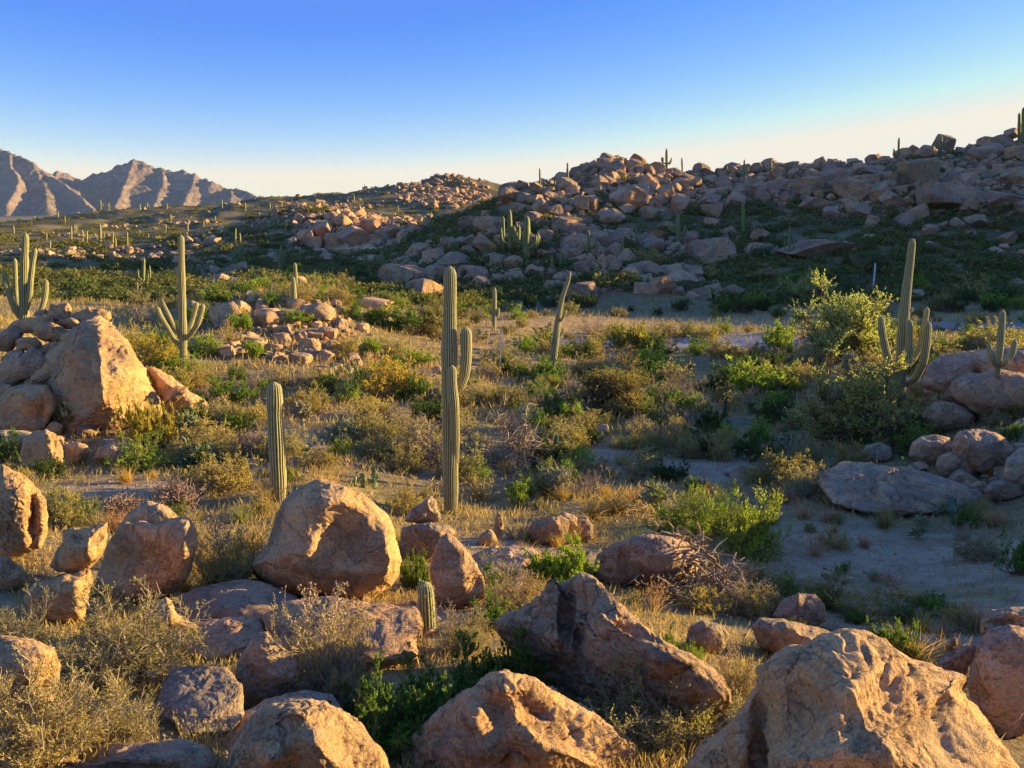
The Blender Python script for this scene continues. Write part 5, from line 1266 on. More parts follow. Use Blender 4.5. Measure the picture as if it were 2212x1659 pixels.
# ------------------------------------------------------------------ shrubs, trees, grasses
def shrub_geo(seed, stems=28, tilt=68, tw=8, sub=6, leaf=4, ll=.035, lw=.014, r0=.010, upl=.3, tl=.24, sl=.11, bend=.25, hw=.55, low=.3, flower=0, wild=.9):
    """unit-height shrub: stems fan from the base and carry twigs, twiglets and leaves"""
    g = np.random.default_rng(seed)
    az = g.uniform(0, 2 * math.pi, stems); t = np.radians(tilt) * np.sqrt(g.random(stems)); t = np.clip(t, .05, 1.5)
    d = np.stack([np.sin(t) * np.cos(az), np.sin(t) * np.sin(az), np.cos(t)], -1)
    L = 1 / np.sqrt((d[:, 0] ** 2 + d[:, 1] ** 2) / hw ** 2 + d[:, 2] ** 2) * g.uniform(.45, 1.10, stems)
    base = np.stack([g.normal(size=stems) * .05, g.normal(size=stems) * .05, np.full(stems, -.03)], -1)
    k = 7; s = np.linspace(0, 1, k)
    wob = np.cumsum(g.normal(size=(stems, k, 3)) * .022, 1)
    S_ = base[:, None] + d[:, None] * (L[:, None] * s)[..., None] + np.array([0, 0, 1.0]) * (bend * L[:, None] * (s ** 2 - s))[..., None] + wob
    parts = [tubes(S_, (r0 * (1.15 - s))[None] * g.uniform(.6, 1.2, stems)[:, None], 4)]
    def at(Pn, i, u):
        x = u * (Pn.shape[1] - 1); a = np.minimum(x.astype(int), Pn.shape[1] - 2); f = (x - a)[:, None]
        return Pn[i, a] * (1 - f) + Pn[i, a + 1] * f, unit(Pn[i, a + 1] - Pn[i, a])
    n = stems * tw
    i = np.repeat(np.arange(stems), tw); u = g.uniform(low, 1, n)
    p, dd = at(S_, i, u)
    td = unit(dd * .55 + rdir(n, g) * wild * .8 + np.array([0, 0, upl]))
    TL = tl * g.uniform(.5, 1.2, n) * (1.15 - .5 * u)
    s4 = np.linspace(0, 1, 4)
    T_ = p[:, None] + td[:, None] * (TL[:, None] * s4)[..., None] + np.cumsum(g.normal(size=(n, 4, 3)) * .010, 1) * np.array([1, 1, 1])
    T_[:, 0] = p
    parts.append(tubes(T_, (r0 * .42 * (1.1 - .7 * s4))[None] * np.ones((n, 1)), 3))
    m = n * sub
    i = np.repeat(np.arange(n), sub); u = g.uniform(.15, 1, m)
    p, dd = at(T_, i, u)
    sd = unit(dd * .6 + rdir(m, g) * wild * .75 + np.array([0, 0, upl]))
    SL_ = sl * g.uniform(.4, 1.2, m)
    e = p + sd * SL_[:, None]
    w = unit(np.cross(sd, rdir(m, g)))
    wd = r0 * .28
    q = np.stack([p - w * wd, p + w * wd, e + w * wd * .5, e - w * wd * .5], 1).reshape(-1, 3)
    parts.append((q, np.arange(m * 4).reshape(m, 4)))
    br = merge(parts)
    lf = None
    if leaf:
        bare = np.repeat(g.random(n) < .3, sub)                          # leafless twigs, so that the crown is clumped
        kp = np.flatnonzero(~bare)
        i = np.repeat(kp, int(round(leaf * 1.35))); M = len(i); u = g.uniform(.1, 1.0, M)[:, None]
        c = p[i] * (1 - u) + e[i] * u
        ld = unit(sd[i] * .7 + rdir(M, g) * .8 + np.array([0, 0, upl]))
        lf = leafquads(c, ld, unit(np.cross(ld, rdir(M, g))), ll * g.uniform(.6, 1.25, M), np.full(M, lw) * g.uniform(.7, 1.2, M))
    fl = None
    if flower:
        top = e[e[:, 2] > np.quantile(e[:, 2], 1 - flower)]
        c = np.repeat(top, 7, 0); dr = rdir(len(c), g)
        fl = leafquads(c, dr, unit(np.cross(dr, rdir(len(c), g))), np.full(len(c), .018), np.full(len(c), .012))
    return br, lf, fl

def flower_material():
    b = MB('dry_flower'); d = b.n('ShaderNodeBsdfDiffuse'); b.put(d.inputs[0], b.mix(b.island(), (.42, .26, .18), (.62, .45, .33)))
    return b.done(d.outputs[0])
M_FLOWER = flower_material()

def proto(kind, seed, **k):
    br, lf, fl = shrub_geo(seed, **k)
    tm = M_DARKTWIG if kind in ('green', 'tree') else M_TWIG
    return (mk_mesh(kind + '_branches', br[0], br[1], None, [tm], None, False),
            mk_mesh(kind + '_leaves', lf[0], lf[1], None, [M_LEAF], None, False) if lf else None,
            mk_mesh(kind + '_flowers', fl[0], fl[1], None, [M_FLOWER], None, False) if fl else None)
PR = {
 # near, dense
 'olive': [proto('olive', 10 + i, stems=50, tilt=78, tw=12, sub=8, leaf=3, ll=.028, lw=.014, r0=.0085, tl=.26, sl=.12, hw=.62, bend=.3) for i in range(2)],
 'flowery': [proto('flowery', 20 + i, stems=46, tilt=58, tw=11, sub=7, leaf=3, ll=.026, lw=.012, r0=.008, tl=.22, sl=.11, hw=.55, flower=.05, upl=.45) for i in range(2)],
 'jojoba': [proto('green', 30 + i, stems=44, tilt=72, tw=10, sub=5, leaf=8, ll=.046, lw=.025, r0=.008, tl=.22, sl=.13, hw=.72, upl=.6) for i in range(2)],
 'lime': [proto('green', 40 + i, stems=34, tilt=74, tw=11, sub=6, leaf=6, ll=.034, lw=.013, r0=.007, tl=.24, sl=.15, hw=.8, upl=.3) for i in range(2)],
 'brown': [proto('brown', 50 + i, stems=34, tilt=72, tw=11, sub=8, leaf=0, r0=.007, tl=.28, sl=.13, hw=.65, bend=.3) for i in range(2)],
 # farther: lighter meshes
 'olive_m': [proto('olive', 60 + i, stems=28, tilt=74, tw=9, sub=4, leaf=5, ll=.05, lw=.026, r0=.009, tl=.28, sl=.14, hw=.62) for i in range(3)],
 'green_m': [proto('green', 70 + i, stems=22, tilt=74, tw=8, sub=4, leaf=5, ll=.062, lw=.032, r0=.010, tl=.26, sl=.15, hw=.68, upl=.5) for i in range(3)],
 'brown_m': [proto('brown', 80 + i, stems=26, tilt=72, tw=9, sub=6, leaf=0, r0=.010, tl=.28, sl=.14, hw=.62) for i in range(2)],
 'tree': [proto('tree', 90 + i, stems=24, tilt=80, tw=16, sub=11, leaf=11, ll=.026, lw=.0095, r0=.014, tl=.30, sl=.15, hw=.66, upl=.3, low=.38) for i in range(2)],
 'tangle': [proto('tangle', 95 + i, stems=12, tilt=84, tw=16, sub=9, leaf=1, ll=.018, lw=.010, r0=.017, tl=.36, sl=.16, hw=.78, upl=-.05, low=.2, wild=1.3) for i in range(2)],
}
PR['flowery_m'] = [proto('flowery', 120 + i, stems=26, tilt=60, tw=9, sub=5, leaf=3, ll=.045, lw=.022, r0=.011, tl=.24, sl=.13, hw=.55, flower=.04, upl=.45) for i in range(2)]
KIND = {'flowery_m': ('brittle_bush', 'bush'), 'olive': ('creosote_bush', 'bush'), 'olive_m': ('creosote_bush', 'bush'), 'flowery': ('brittle_bush', 'bush'), 'jojoba': ('jojoba_bush', 'bush'), 'green_m': ('green_bush', 'bush'), 'lime': ('green_bush', 'bush'),
        'brown': ('twiggy_bush', 'bush'), 'brown_m': ('twiggy_bush', 'bush'), 'tree': ('palo_verde_tree', 'tree'), 'tangle': ('mesquite_tree', 'tree')}
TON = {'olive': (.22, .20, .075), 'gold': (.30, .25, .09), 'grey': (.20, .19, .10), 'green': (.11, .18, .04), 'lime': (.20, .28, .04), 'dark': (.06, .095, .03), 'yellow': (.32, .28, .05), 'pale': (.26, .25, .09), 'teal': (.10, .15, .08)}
def _half(me):
    x = np.empty(len(me.vertices) * 3, np.float32); me.vertices.foreach_get('co', x); x = x.reshape(-1, 3)
    return float(np.quantile(np.abs(x[:, 0]), .99)), float(np.quantile(x[:, 2], .995))
SZ = {k: [_half(p[1] or p[0]) for p in v] for k, v in PR.items()}
def plant(kind, px, py, w, h, tone='olive', seed=0, label=None, land=None, at=None):
    rg = np.random.default_rng(4000 + seed)
    g = hit1(px, py) if at is None else np.array(at); m = g[1] / FPX
    v = seed % len(PR[kind]); br, lf, fl = PR[kind][v]; hw, hh = SZ[kind][v]
    nm, cat = KIND[kind]
    c = np.array(TON[tone] if isinstance(tone, str) else tone) * rg.uniform(.88, 1.14)
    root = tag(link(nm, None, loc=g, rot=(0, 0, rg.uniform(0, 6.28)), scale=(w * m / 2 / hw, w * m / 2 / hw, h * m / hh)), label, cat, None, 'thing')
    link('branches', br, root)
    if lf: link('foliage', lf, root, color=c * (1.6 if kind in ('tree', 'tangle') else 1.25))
    if fl: link('blossoms', fl, root)
    if land: LAND.append((land, px, py - h / 2))
    return root

BUSH = [
 ('olive', 60, 1655, 340, 260, 'gold', 'big yellow olive creosote thicket filling the lower left corner', 'the lower left thicket'),
 ('olive', 235, 1620, 220, 190, 'olive', 'creosote with pale tangled twigs at the right of the lower left thicket', None),
 ('olive', 265, 1465, 330, 205, 'olive', 'wide olive creosote in front of the wave rimmed boulder', 'the wide olive creosote'),
 ('olive', 40, 1440, 170, 170, 'grey', 'grey green creosote at the left edge above the golden left edge boulder', None),
 ('flowery', 700, 1495, 265, 285, 'gold', 'dense twiggy bush with rosy dried flowers in front of the hollowed round boulder', 'the rosy flowered bush'),
 ('brown', 740, 1510, 190, 200, 'gold', 'dark twiggy bush merging with the rosy flowered bush on its right side', None),
 ('flowery', 490, 1285, 190, 200, 'yellow', 'yellow leaved bush with dry flowers between wave rimmed and hollowed boulders', 'the yellow dry flowered bush'),
 ('flowery', 420, 1230, 110, 120, 'gold', 'smaller yellow bush just behind the wave rimmed boulder', None),
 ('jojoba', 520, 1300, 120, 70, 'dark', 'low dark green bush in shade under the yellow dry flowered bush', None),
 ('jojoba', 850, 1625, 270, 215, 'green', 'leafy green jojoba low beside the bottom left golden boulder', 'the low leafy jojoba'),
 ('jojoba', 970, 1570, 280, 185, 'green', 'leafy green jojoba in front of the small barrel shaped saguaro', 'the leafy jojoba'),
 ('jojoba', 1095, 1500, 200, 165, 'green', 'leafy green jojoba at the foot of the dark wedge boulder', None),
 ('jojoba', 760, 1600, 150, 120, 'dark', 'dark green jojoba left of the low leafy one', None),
 ('flowery', 640, 1540, 110, 110, 'grey', 'bleached dry twiggy bush beside the dark gully boulder', None),
 ('olive', 1420, 1600, 290, 200, 'pale', 'tall pale olive bush between bottom centre boulder and dark wedge boulder', 'the tall pale olive bush'),
 ('olive', 1490, 1560, 170, 130, 'olive', 'olive bush touching the left side of the huge bottom right boulder', None),
 ('flowery', 1580, 1520, 130, 165, 'gold', 'upright bush dotted with cream flower heads behind the huge bottom right boulder', 'the cream flowered bush'),
 ('jojoba', 1450, 1440, 80, 90, 'green', 'small green bush on the ridge side of the dark wedge boulder', None),
 ('jojoba', 893, 1275, 76, 96, 'green', 'green bush squeezed between hollowed and egg shaped boulders', None),
 ('jojoba', 1215, 1265, 170, 120, 'lime', 'leafy yellow green bush behind the crest of the dark wedge boulder', 'the leafy yellow green bush'),
 ('flowery', 1110, 1330, 170, 130, 'gold', 'brown twiggy bush right of the egg shaped boulder', None),
 ('flowery', 1000, 1410, 130, 110, 'pale', 'pale dry bush below the egg shaped boulder', None),
 ('jojoba', 1060, 1360, 110, 80, 'green', 'dark green sprig bush at the foot of the egg shaped boulder', None),
 ('lime', 1470, 1150, 170, 115, 'lime', 'bright green feathery bush on the flat, left one of two', 'the bright green bush'),
 ('lime', 1615, 1195, 190, 150, (.24, .30, .035), 'brightest yellow green bush on the flat, right one of two', None),
 ('lime', 1560, 1150, 120, 110, 'green', 'deep green bush between the two bright ones on the flat', None),
 ('jojoba', 1700, 1330, 120, 70, 'green', 'low green bush behind the low brown boulder of the right flat', None),
 ('flowery', 1620, 1330, 120, 90, 'yellow', 'yellowish low bush left of the low brown boulder of the right flat', None),
 ('lime', 1790, 1315, 150, 70, (.17, .19, .04), 'low yellow green mat bush on the near edge of the sandy flat', None),
 ('flowery', 1880, 1340, 160, 80, 'yellow', 'golden dry bush in the row along the near edge of the sandy flat', None),
 ('lime', 1960, 1345, 110, 56, 'green', 'green low bush closing the row along the near edge of the sandy flat', None),
 ('jojoba', 1930, 1420, 130, 100, 'green', 'green bush behind the crest of the huge bottom right boulder', None),
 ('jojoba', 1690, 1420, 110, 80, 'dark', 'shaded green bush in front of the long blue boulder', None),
 ('lime', 1500, 1440, 60, 60, 'lime', 'small lime tuft bush in front of the small bluish boulder', None),
 ('green_m', 330, 975, 112, 118, 'yellow', 'yellow green bush standing against the great golden dome', 'the dome bush'),
 ('green_m', 152, 930, 88, 95, 'green', 'green bush in the cleft left of the great golden dome', None),
 ('green_m', 8, 1000, 90, 80, 'green', 'green bush at the left edge under the golden mound', None),
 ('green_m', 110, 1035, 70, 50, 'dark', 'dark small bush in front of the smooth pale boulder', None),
 ('green_m', 492, 885, 160, 82, 'green', 'deep green rounded bush right of the golden mound', 'the deep green rounded bush'),
 ('green_m', 430, 925, 90, 60, 'green', 'green bush under the sloping sunlit flank', None),
 ('brown_m', 505, 920, 90, 60, 'gold', 'pale dead stick bush in front of the deep green rounded bush', None),
 ('olive_m', 470, 1060, 150, 90, 'gold', 'dry brown bush behind the yellow dry flowered bush', None),
 ('olive_m', 140, 1140, 130, 120, 'pale', 'pale green grey bush between tall flaked boulder and purple chollas', None),
 ('lime', 30, 1060, 90, 60, (.42, .34, .03), 'bright yellow flowering plant on top of the tall flaked boulder', None),
 ('tree', 1838, 772, 222, 165, (.30, .34, .12), 'large airy palo verde tree on the far side of the flat', 'the large palo verde'),
 ('tree', 1742, 648, 116, 62, (.32, .34, .13), 'smaller palo verde tree on the slope behind the large one', 'the smaller palo verde'),
 ('tree', 1850, 948, 262, 190, (.27, .27, .085), 'big dense olive tree in front of the tall right saguaro', 'the big olive tree'),
 ('olive_m', 2002, 935, 110, 80, 'pale', 'round pale bush right of the big olive tree', None),
 ('green_m', 2145, 905, 70, 80, 'lime', 'bright green sprouting bush on the rocks of the right mound', 'the right mound bush'),
 ('green_m', 2185, 872, 50, 50, 'lime', 'smaller bright green bush by the right edge of the right mound', None),
 ('green_m', 1620, 850, 140, 82, 'lime', 'yellow green tree like bush on two dark stems in the middle distance', 'the yellow green bushes'),
 ('green_m', 1700, 850, 110, 66, (.2, .24, .05), 'yellow green bush right of the one on two dark stems', None),
 ('tree', 1318, 890, 170, 112, (.22, .19, .06), 'olive brown mesquite like tree in the middle of the scrub', 'the middle olive tree'),
 ('brown_m', 1462, 878, 150, 92, 'gold', 'round reddish brown leafless bush right of the middle olive tree', 'the reddish leafless bush'),
 ('tangle', 1085, 1010, 250, 155, (.2, .17, .07), 'tangled bare brown tree right behind the tallest middle saguaro', 'the tangled bare tree'),
 ('tangle', 915, 1000, 130, 110, (.2, .18, .07), 'tangled brown tree left behind the tallest middle saguaro', None),
 ('tree', 930, 725, 130, 84, 'pale', 'feathery pale green tree left of the tallest middle saguaro', 'the feathery pale tree'),
 ('green_m', 860, 715, 110, 60, 'green', 'deep green bush at the left foot of the feathery pale tree', None),
 ('green_m', 812, 700, 56, 36, 'lime', 'lime bush left of the feathery pale tree', None),
 ('olive_m', 835, 855, 130, 90, (.34, .26, .045), 'mustard yellow bush in sun beyond the stout armless saguaro', 'the mustard yellow bush'),
 ('green_m', 885, 862, 90, 66, 'green', 'green bush in front of the mustard yellow bush', None),
 ('olive_m', 790, 940, 120, 80, 'gold', 'golden grass like bush left of the tallest middle saguaro', None),
 ('green_m', 900, 790, 110, 40, 'lime', 'flat grassy green bush behind the mustard yellow bush', None),
 ('green_m', 1150, 760, 100, 40, 'lime', 'green bush on the red strip by the crooked leaning saguaro', None),
 ('green_m', 1360, 755, 110, 60, (.22, .22, .06), 'olive green bush before the gravel strip', None),
 ('green_m', 1510, 760, 70, 36, 'green', 'green bush at the end of the gravel strip', None),
 ('green_m', 1685, 760, 80, 70, 'lime', 'bright lime bush left in front of the large palo verde', None),
 ('green_m', 1640, 668, 70, 36, 'lime', 'yellow green bush on the shaded edge left of the smaller palo verde', None),
 ('green_m', 1560, 675, 60, 30, 'green', 'low green bush right of the lower lit mound', None),
 ('green_m', 1482, 720, 34, 28, 'green', 'little dark green bush alone on the red strip', None),
 ('olive_m', 1520, 598, 70, 34, 'gold', 'yellowish bush above the lower lit mound', None), ('olive_m', 1400, 575, 80, 40, 'gold', 'sunlit brown bush right of the upright banded stone', None), ('green_m', 1782, 598, 44, 24, 'lime', 'bright lime bush tip catching sun above the smaller palo verde', None),
 ('olive_m', 2100, 640, 90, 50, 'gold', 'golden rounded bush on the right slope', None), ('green_m', 2150, 668, 90, 40, 'lime', 'bright bush right below the golden rounded bush of the right slope', None), ('green_m', 1985, 630, 60, 40, 'lime', 'lime bush behind the top of the tall right saguaro', None), ('olive_m', 1660, 600, 90, 30, 'gold', 'pale bush catching sun on the shaded slope', None),
 ('olive_m', 2160, 760, 130, 60, 'pale', 'pale spreading bush behind the right edge saguaro', None), ('olive_m', 2040, 770, 110, 50, 'lime', 'yellow bush spread behind the tall right saguaro', None),
 ('olive_m', 730, 650, 90, 46, 'gold', 'golden bush on the top of the rubble mound', None), ('olive_m', 590, 625, 60, 36, 'gold', 'dry tan bush behind the golden blocky boulder', None), ('green_m', 575, 660, 70, 36, 'green', 'green bush among boulders of the rubble mound', None), ('green_m', 520, 715, 60, 40, 'lime', 'lime bush below the big nosed boulder', None), ('green_m', 640, 700, 80, 34, 'lime', 'lime bush in front of the twin saguaros', None), ('green_m', 760, 690, 60, 40, 'green', 'green bush at the right end of the rubble mound', None),
 ('olive_m', 300, 760, 80, 70, 'yellow', 'yellow green bush behind the great golden dome', None), ('olive_m', 350, 790, 110, 76, 'yellow', 'yellow bush between golden mound and four armed saguaro', None), ('olive_m', 425, 830, 80, 40, 'gold', 'dry bush at the foot of the four armed saguaro', None), ('green_m', 350, 750, 90, 40, 'green', 'green bush left of the four armed saguaro', None),
 ('green_m', 1120, 1090, 60, 60, 'lime', 'small fresh green bush right of the tallest middle saguaro base', None), ('jojoba', 1450, 1035, 90, 40, 'dark', 'dark green low bush in the path shade', None), ('olive_m', 870, 1110, 110, 90, 'gold', 'brown dry bush left of the tallest middle saguaro base', None), ('brown_m', 590, 1080, 80, 60, 'gold', 'dry bush left of the stout armless saguaro base', None),
 ('green_m', 2190, 1240, 90, 110, 'green', 'shaded green bush at the right picture edge', None), ('olive_m', 2120, 1210, 120, 70, 'grey', 'dim grey bush on the right of the sandy flat', None),
]
for i, b in enumerate(BUSH):
    plant(b[0], b[1], b[2], b[3], b[4], b[5], i, b[6], b[7])

# scrub between them: each bush is a thing; the label names its nearest landmark
KEEP = [(1990, 1215, 110, 70), (1560, 1012, 90, 16), (1290, 985, 60, 16), (1400, 700, 300, 16), (640, 960, 50, 14), (330, 1055, 60, 16), (480, 1390, 70, 40)]
def free(px, py):
    return all(((px - a) / c) ** 2 + ((py - b) / d) ** 2 > 1 for a, b, c, d in KEEP)
rg = np.random.default_rng(77)
LOOK = {('olive_m', 'olive'): 'olive twiggy bush', ('olive_m', 'gold'): 'golden brown dry bush', ('olive_m', 'grey'): 'grey green bush', ('olive_m', 'pale'): 'pale green bush', ('green_m', 'green'): 'leafy green bush', ('green_m', 'lime'): 'lime green bush', ('green_m', 'dark'): 'dark green bush', ('green_m', 'teal'): 'bluish green bush', ('brown_m', 'gold'): 'bare brown bush', ('flowery_m', 'pale'): 'pale flowered bush', ('flowery_m', 'yellow'): 'yellow flowered bush', ('olive_m', 'lime'): 'fresh yellow green bush'}
_kc = {}
def scrub(n, pxr, Yr, mix, hm, sd):
    g = np.random.default_rng(sd); k = 0; tries = 0
    while k < n and tries < n * 6:
        tries += 1
        Y = math.exp(g.uniform(math.log(Yr[0]), math.log(Yr[1]))); px = g.uniform(*pxr)
        x = (px - PW / 2) / FPX * Y
        z = zg(x, Y)[0]; q = proj(np.array([x, Y, z]))
        if q[0] < -60 or q[0] > 2270 or not free(q[0], q[1]) or fbm(np.array([[x / (Y * .12), math.log(Y) * 7, 0]]), 91, 2)[0] < g.uniform(-.55, .1): continue
        kd, tn = mix[g.integers(len(mix))]
        h = g.uniform(*hm) * (1 if kd != 'tree' else 1.6); w = h * g.uniform(1.0, 1.9)
        m = FPX / Y
        o = plant(kd, q[0], q[1], w * m, h * m, tn, 5000 + sd * 500 + k, None, None, at=(x, Y, z - .02))
        AUTO.append((o, LOOK[(kd, tn)], q[0], q[1] - h * m / 2)); k += 1
MIX = [('olive_m', 'olive'), ('olive_m', 'gold'), ('olive_m', 'gold'), ('olive_m', 'pale'), ('green_m', 'green'), ('green_m', 'lime'), ('brown_m', 'gold'), ('brown_m', 'gold'), ('green_m', 'dark'), ('flowery_m', 'pale'), ('flowery_m', 'yellow'), ('olive_m', 'lime'), ('flowery_m', 'pale')]
scrub(210, (250, 2230), (20, 40), MIX, (.40, 1.0), 1)
scrub(70, (1180, 2230), (20, 36), MIX, (.4, .95), 5)
scrub(240, (250, 2230), (38, 78), MIX, (.55, 1.35), 2)
scrub(60, (120, 2230), (10.5, 20), [('olive_m', 'gold'), ('brown_m', 'gold'), ('olive_m', 'olive'), ('green_m', 'green')], (.22, .5), 3)
scrub(90, (300, 2230), (76, 112), [('green_m', 'dark'), ('green_m', 'green'), ('olive_m', 'olive'), ('green_m', 'dark'), ('green_m', 'teal')], (.9, 1.9), 4)

# ------------------------------------------------------------------ grasses
def tuft_mesh(seed, n=160, spread=.5, droop=.35, wd=.012, heads=False):
    g = np.random.default_rng(seed)
    az = g.uniform(0, 2 * math.pi, n); t = np.abs(g.normal(size=n)) * spread
    d = np.stack([np.sin(t) * np.cos(az), np.sin(t) * np.sin(az), np.cos(t)], -1)
    L = g.uniform(.5, 1.05, n); b = np.stack([g.normal(size=n) * .09, g.normal(size=n) * .09, np.full(n, -.03)], -1)
    k = 4; s = np.linspace(0, 1, k)
    out = np.stack([np.cos(az), np.sin(az), -np.ones(n) * .6], -1)
    C = b[:, None] + d[:, None] * (L[:, None] * s)[..., None] + out[:, None] * (droop * L[:, None] * g.random((n, 1)) * s ** 2.2)[..., None]
    w = unit(np.cross(d, rdir(n, g)))
    ww = (wd * (1 - .85 * s))[None, :, None]
    V = np.stack([C - w[:, None] * ww, C + w[:, None] * ww], 2)
    idx = np.arange(n * k * 2).reshape(n, k, 2)
    q = np.stack([idx[:, :-1, 0], idx[:, :-1, 1], idx[:, 1:, 1], idx[:, 1:, 0]], -1).reshape(-1, 4)
    V = V.reshape(-1, 3)
    if heads:
        m = n * 5; i = np.repeat(np.arange(n), 5); u = g.uniform(.7, 1, m)[:, None]
        c = C[i, 2] * (1 - u) + C[i, 3] * u; dd = unit(d[i] + rdir(m, g) * .6)
        hv, hq = leafquads(c, dd, rdir(m, g), np.full(m, .06), np.full(m, .02))
        q = np.concatenate([q, hq + len(V)]); V = np.concatenate([V, hv])
    return mk_mesh('grass_blades', V, q, None, [M_GRASS], None, False)
TUFT = [tuft_mesh(20 + i) for i in range(4)]
TUFT_FINE = [tuft_mesh(30, 90, .34, .4, .006, True), tuft_mesh(31, 140, .4, .3, .006, True)]
GT = {'gold': (.50, .34, .11), 'straw': (.42, .33, .16), 'pink': (.40, .25, .16), 'dim': (.28, .25, .13), 'green': (.22, .24, .08)}
def tuft(px, py, w, h, tone, seed, label=None, fine=False, at=None):
    g = hit1(px, py) if at is None else np.array(at); m = g[1] / FPX
    me = (TUFT_FINE if fine else TUFT)[seed % (2 if fine else 4)]
    r_ = np.random.default_rng(6000 + seed)
    c = np.array(GT[tone]) * r_.uniform(.85, 1.15)
    o = link('grass_tuft', me, loc=g, rot=(0, 0, r_.uniform(0, 6.28)), scale=(w * m / 1.1, w * m / 1.1, h * m / .95), color=c)
    return tag(o, label, 'grass', None, 'thing')
for i, a in enumerate([(430, 1650, 170, 130, 'straw', 'tall dry grass clump with seed heads before the gully', True), (470, 1655, 90, 110, 'straw', 'smaller dry grass stalks right of the tall clump before the gully', True),
    (1415, 1320, 90, 90, 'pink', 'reddish dry grass left of the bare cholla stem', True), (1240, 1175, 60, 70, 'pink', 'thin brown grass stalks beside three side by side boulders', True),
    (1330, 1110, 110, 66, 'gold', 'golden grass glowing behind the round fuzzy cholla', False), (1280, 1120, 90, 60, 'gold', 'golden grass patch in front of the round fuzzy cholla', False), (1260, 925, 90, 36, 'gold', 'bright golden grass beyond the path', False), (700, 1055, 90, 50, 'gold', 'golden grass right of the stout armless saguaro', False), (575, 1085, 60, 60, 'gold', 'golden grass at the stout armless saguaro base', False), (560, 910, 70, 40, 'gold', 'golden grass right of the deep green rounded bush', False),
    (1050, 1080, 130, 60, 'straw', 'feathery pale grass right of the tallest middle saguaro base', True), (1735, 1120, 70, 46, 'pink', 'reddish grass tuft on the left edge of the sandy flat', False), (1790, 1130, 80, 46, 'pink', 'reddish grass tuft second on the left edge of the sandy flat', False), (1905, 1140, 70, 60, 'dim', 'dim grass tuft in the middle of the sandy flat', False), (1700, 1085, 60, 46, 'pink', 'reddish grass tuft under the brightest yellow green bush', False), (1760, 1200, 80, 56, 'pink', 'brown grass stems on the near left of the sandy flat', True), (1985, 1090, 60, 50, 'pink', 'rusty grass growing against the long pale hump', False), (2040, 1085, 50, 44, 'pink', 'rusty grass second along the long pale hump', False), (1640, 985, 90, 36, 'dim', 'dim grass along the far side of the path', False), (1890, 1255, 60, 40, 'dim', 'pale grass tuft on the near part of the sandy flat', False)]):
    tuft(a[0], a[1], a[2], a[3], a[4], i, a[5], a[6])
g_ = np.random.default_rng(88); k = 0
while k < 275:
    Y = math.exp(g_.uniform(math.log(9), math.log(72))); px = g_.uniform(120, 2230); x = (px - PW / 2) / FPX * Y; z = zg(x, Y)[0]
    q = proj(np.array([x, Y, z]))
    if not free(q[0], q[1]) or fbm(np.array([[x / (Y * .16), math.log(Y) * 5, 0]]), 93, 2)[0] < g_.uniform(-.5, .2): continue
    tn = ['gold', 'gold', 'straw', 'pink', 'dim', 'green'][g_.integers(6)]
    h = g_.uniform(.18, .5) * (1 if Y < 40 else 1.3); m = FPX / Y
    o = tuft(q[0], q[1], h * 1.3 * m, h * m, tn, 100 + k, None, False, at=(x, Y, z))
    AUTO.append((o, {'gold': 'golden grass tuft', 'straw': 'straw grass tuft', 'pink': 'reddish grass tuft', 'dim': 'dull grass tuft', 'green': 'greenish grass tuft'}[tn], q[0], q[1] - h * m / 2)); k += 1

# ground cover nobody could count: short dry grass, far scrub
def cover_grass():
    g = np.random.default_rng(99); N = 170000
    Y = np.exp(g.uniform(math.log(4.2), math.log(95), N)); px = g.uniform(-60, 2280, N); x = (px - PW / 2) / FPX * Y
    z = zg(x, Y)
    s = np.maximum(zone(sand, x, Y), zone(gravel, x, Y))
    n = fbm(np.stack([x / 1.3, Y / 1.3, 0 * x], -1), 95, 3)
    keep = (g.random(N) > s * .88 - .6 * smooth(45, 55, Y) * zone(red, x, Y)) & (n > g.uniform(-.5, .25, N))
    x, Y, z = x[keep], Y[keep], z[keep]; N = len(x)
    L = g.uniform(.05, .22, N) * np.clip(Y / 14, .7, 2.6)
    d = unit(g.normal(size=(N, 3)) * .45 + [0, 0, 1]); w = unit(np.cross(d, rdir(N, g)))
    V, q = leafquads(np.stack([x, Y, z - .01], -1), d, w, L, L * .10)
    return mk_mesh('dry_grass', V, q, None, [M_GRASS], None, False)
tag(link('dry_grass', cover_grass(), color=(.40, .30, .13)), kind='stuff')
def litter(n, seed, Ymax, smin, smax):
    g = np.random.default_rng(seed)
    Y = np.exp(g.uniform(math.log(4.3), math.log(Ymax), n)); px = g.uniform(-60, 2280, n); x = (px - PW / 2) / FPX * Y; z = zg(x, Y)
    return g, np.stack([x, Y, z], -1), smin * (smax / smin) ** (g.random(n) ** 2.2) * np.clip(Y / 12, .7, 2.2)
def gravel_mesh():
    g, c, s = litter(15000, 111, 42, .010, .055)
    O = np.array([[1, 0, 0], [-1, 0, 0], [0, 1, 0], [0, -1, 0], [0, 0, 1], [0, 0, -1]], float); Fo = np.array([[0, 2, 4], [2, 1, 4], [1, 3, 4], [3, 0, 4], [2, 0, 5], [1, 2, 5], [3, 1, 5], [0, 3, 5]])
    n = len(c); V = O[None] * s[:, None, None] * g.uniform(.5, 1.3, (n, 6, 1)) * np.array([1, 1, .6])
    a = g.uniform(0, 6.28, n); ca, sa = np.cos(a)[:, None], np.sin(a)[:, None]
    V = np.stack([V[..., 0] * ca - V[..., 1] * sa, V[..., 0] * sa + V[..., 1] * ca, V[..., 2]], -1) + c[:, None]
    return mk_mesh('gravel', V.reshape(-1, 3), None, (Fo[None] + (np.arange(n) * 6)[:, None, None]).reshape(-1, 3), [M_ROCK], None, False)
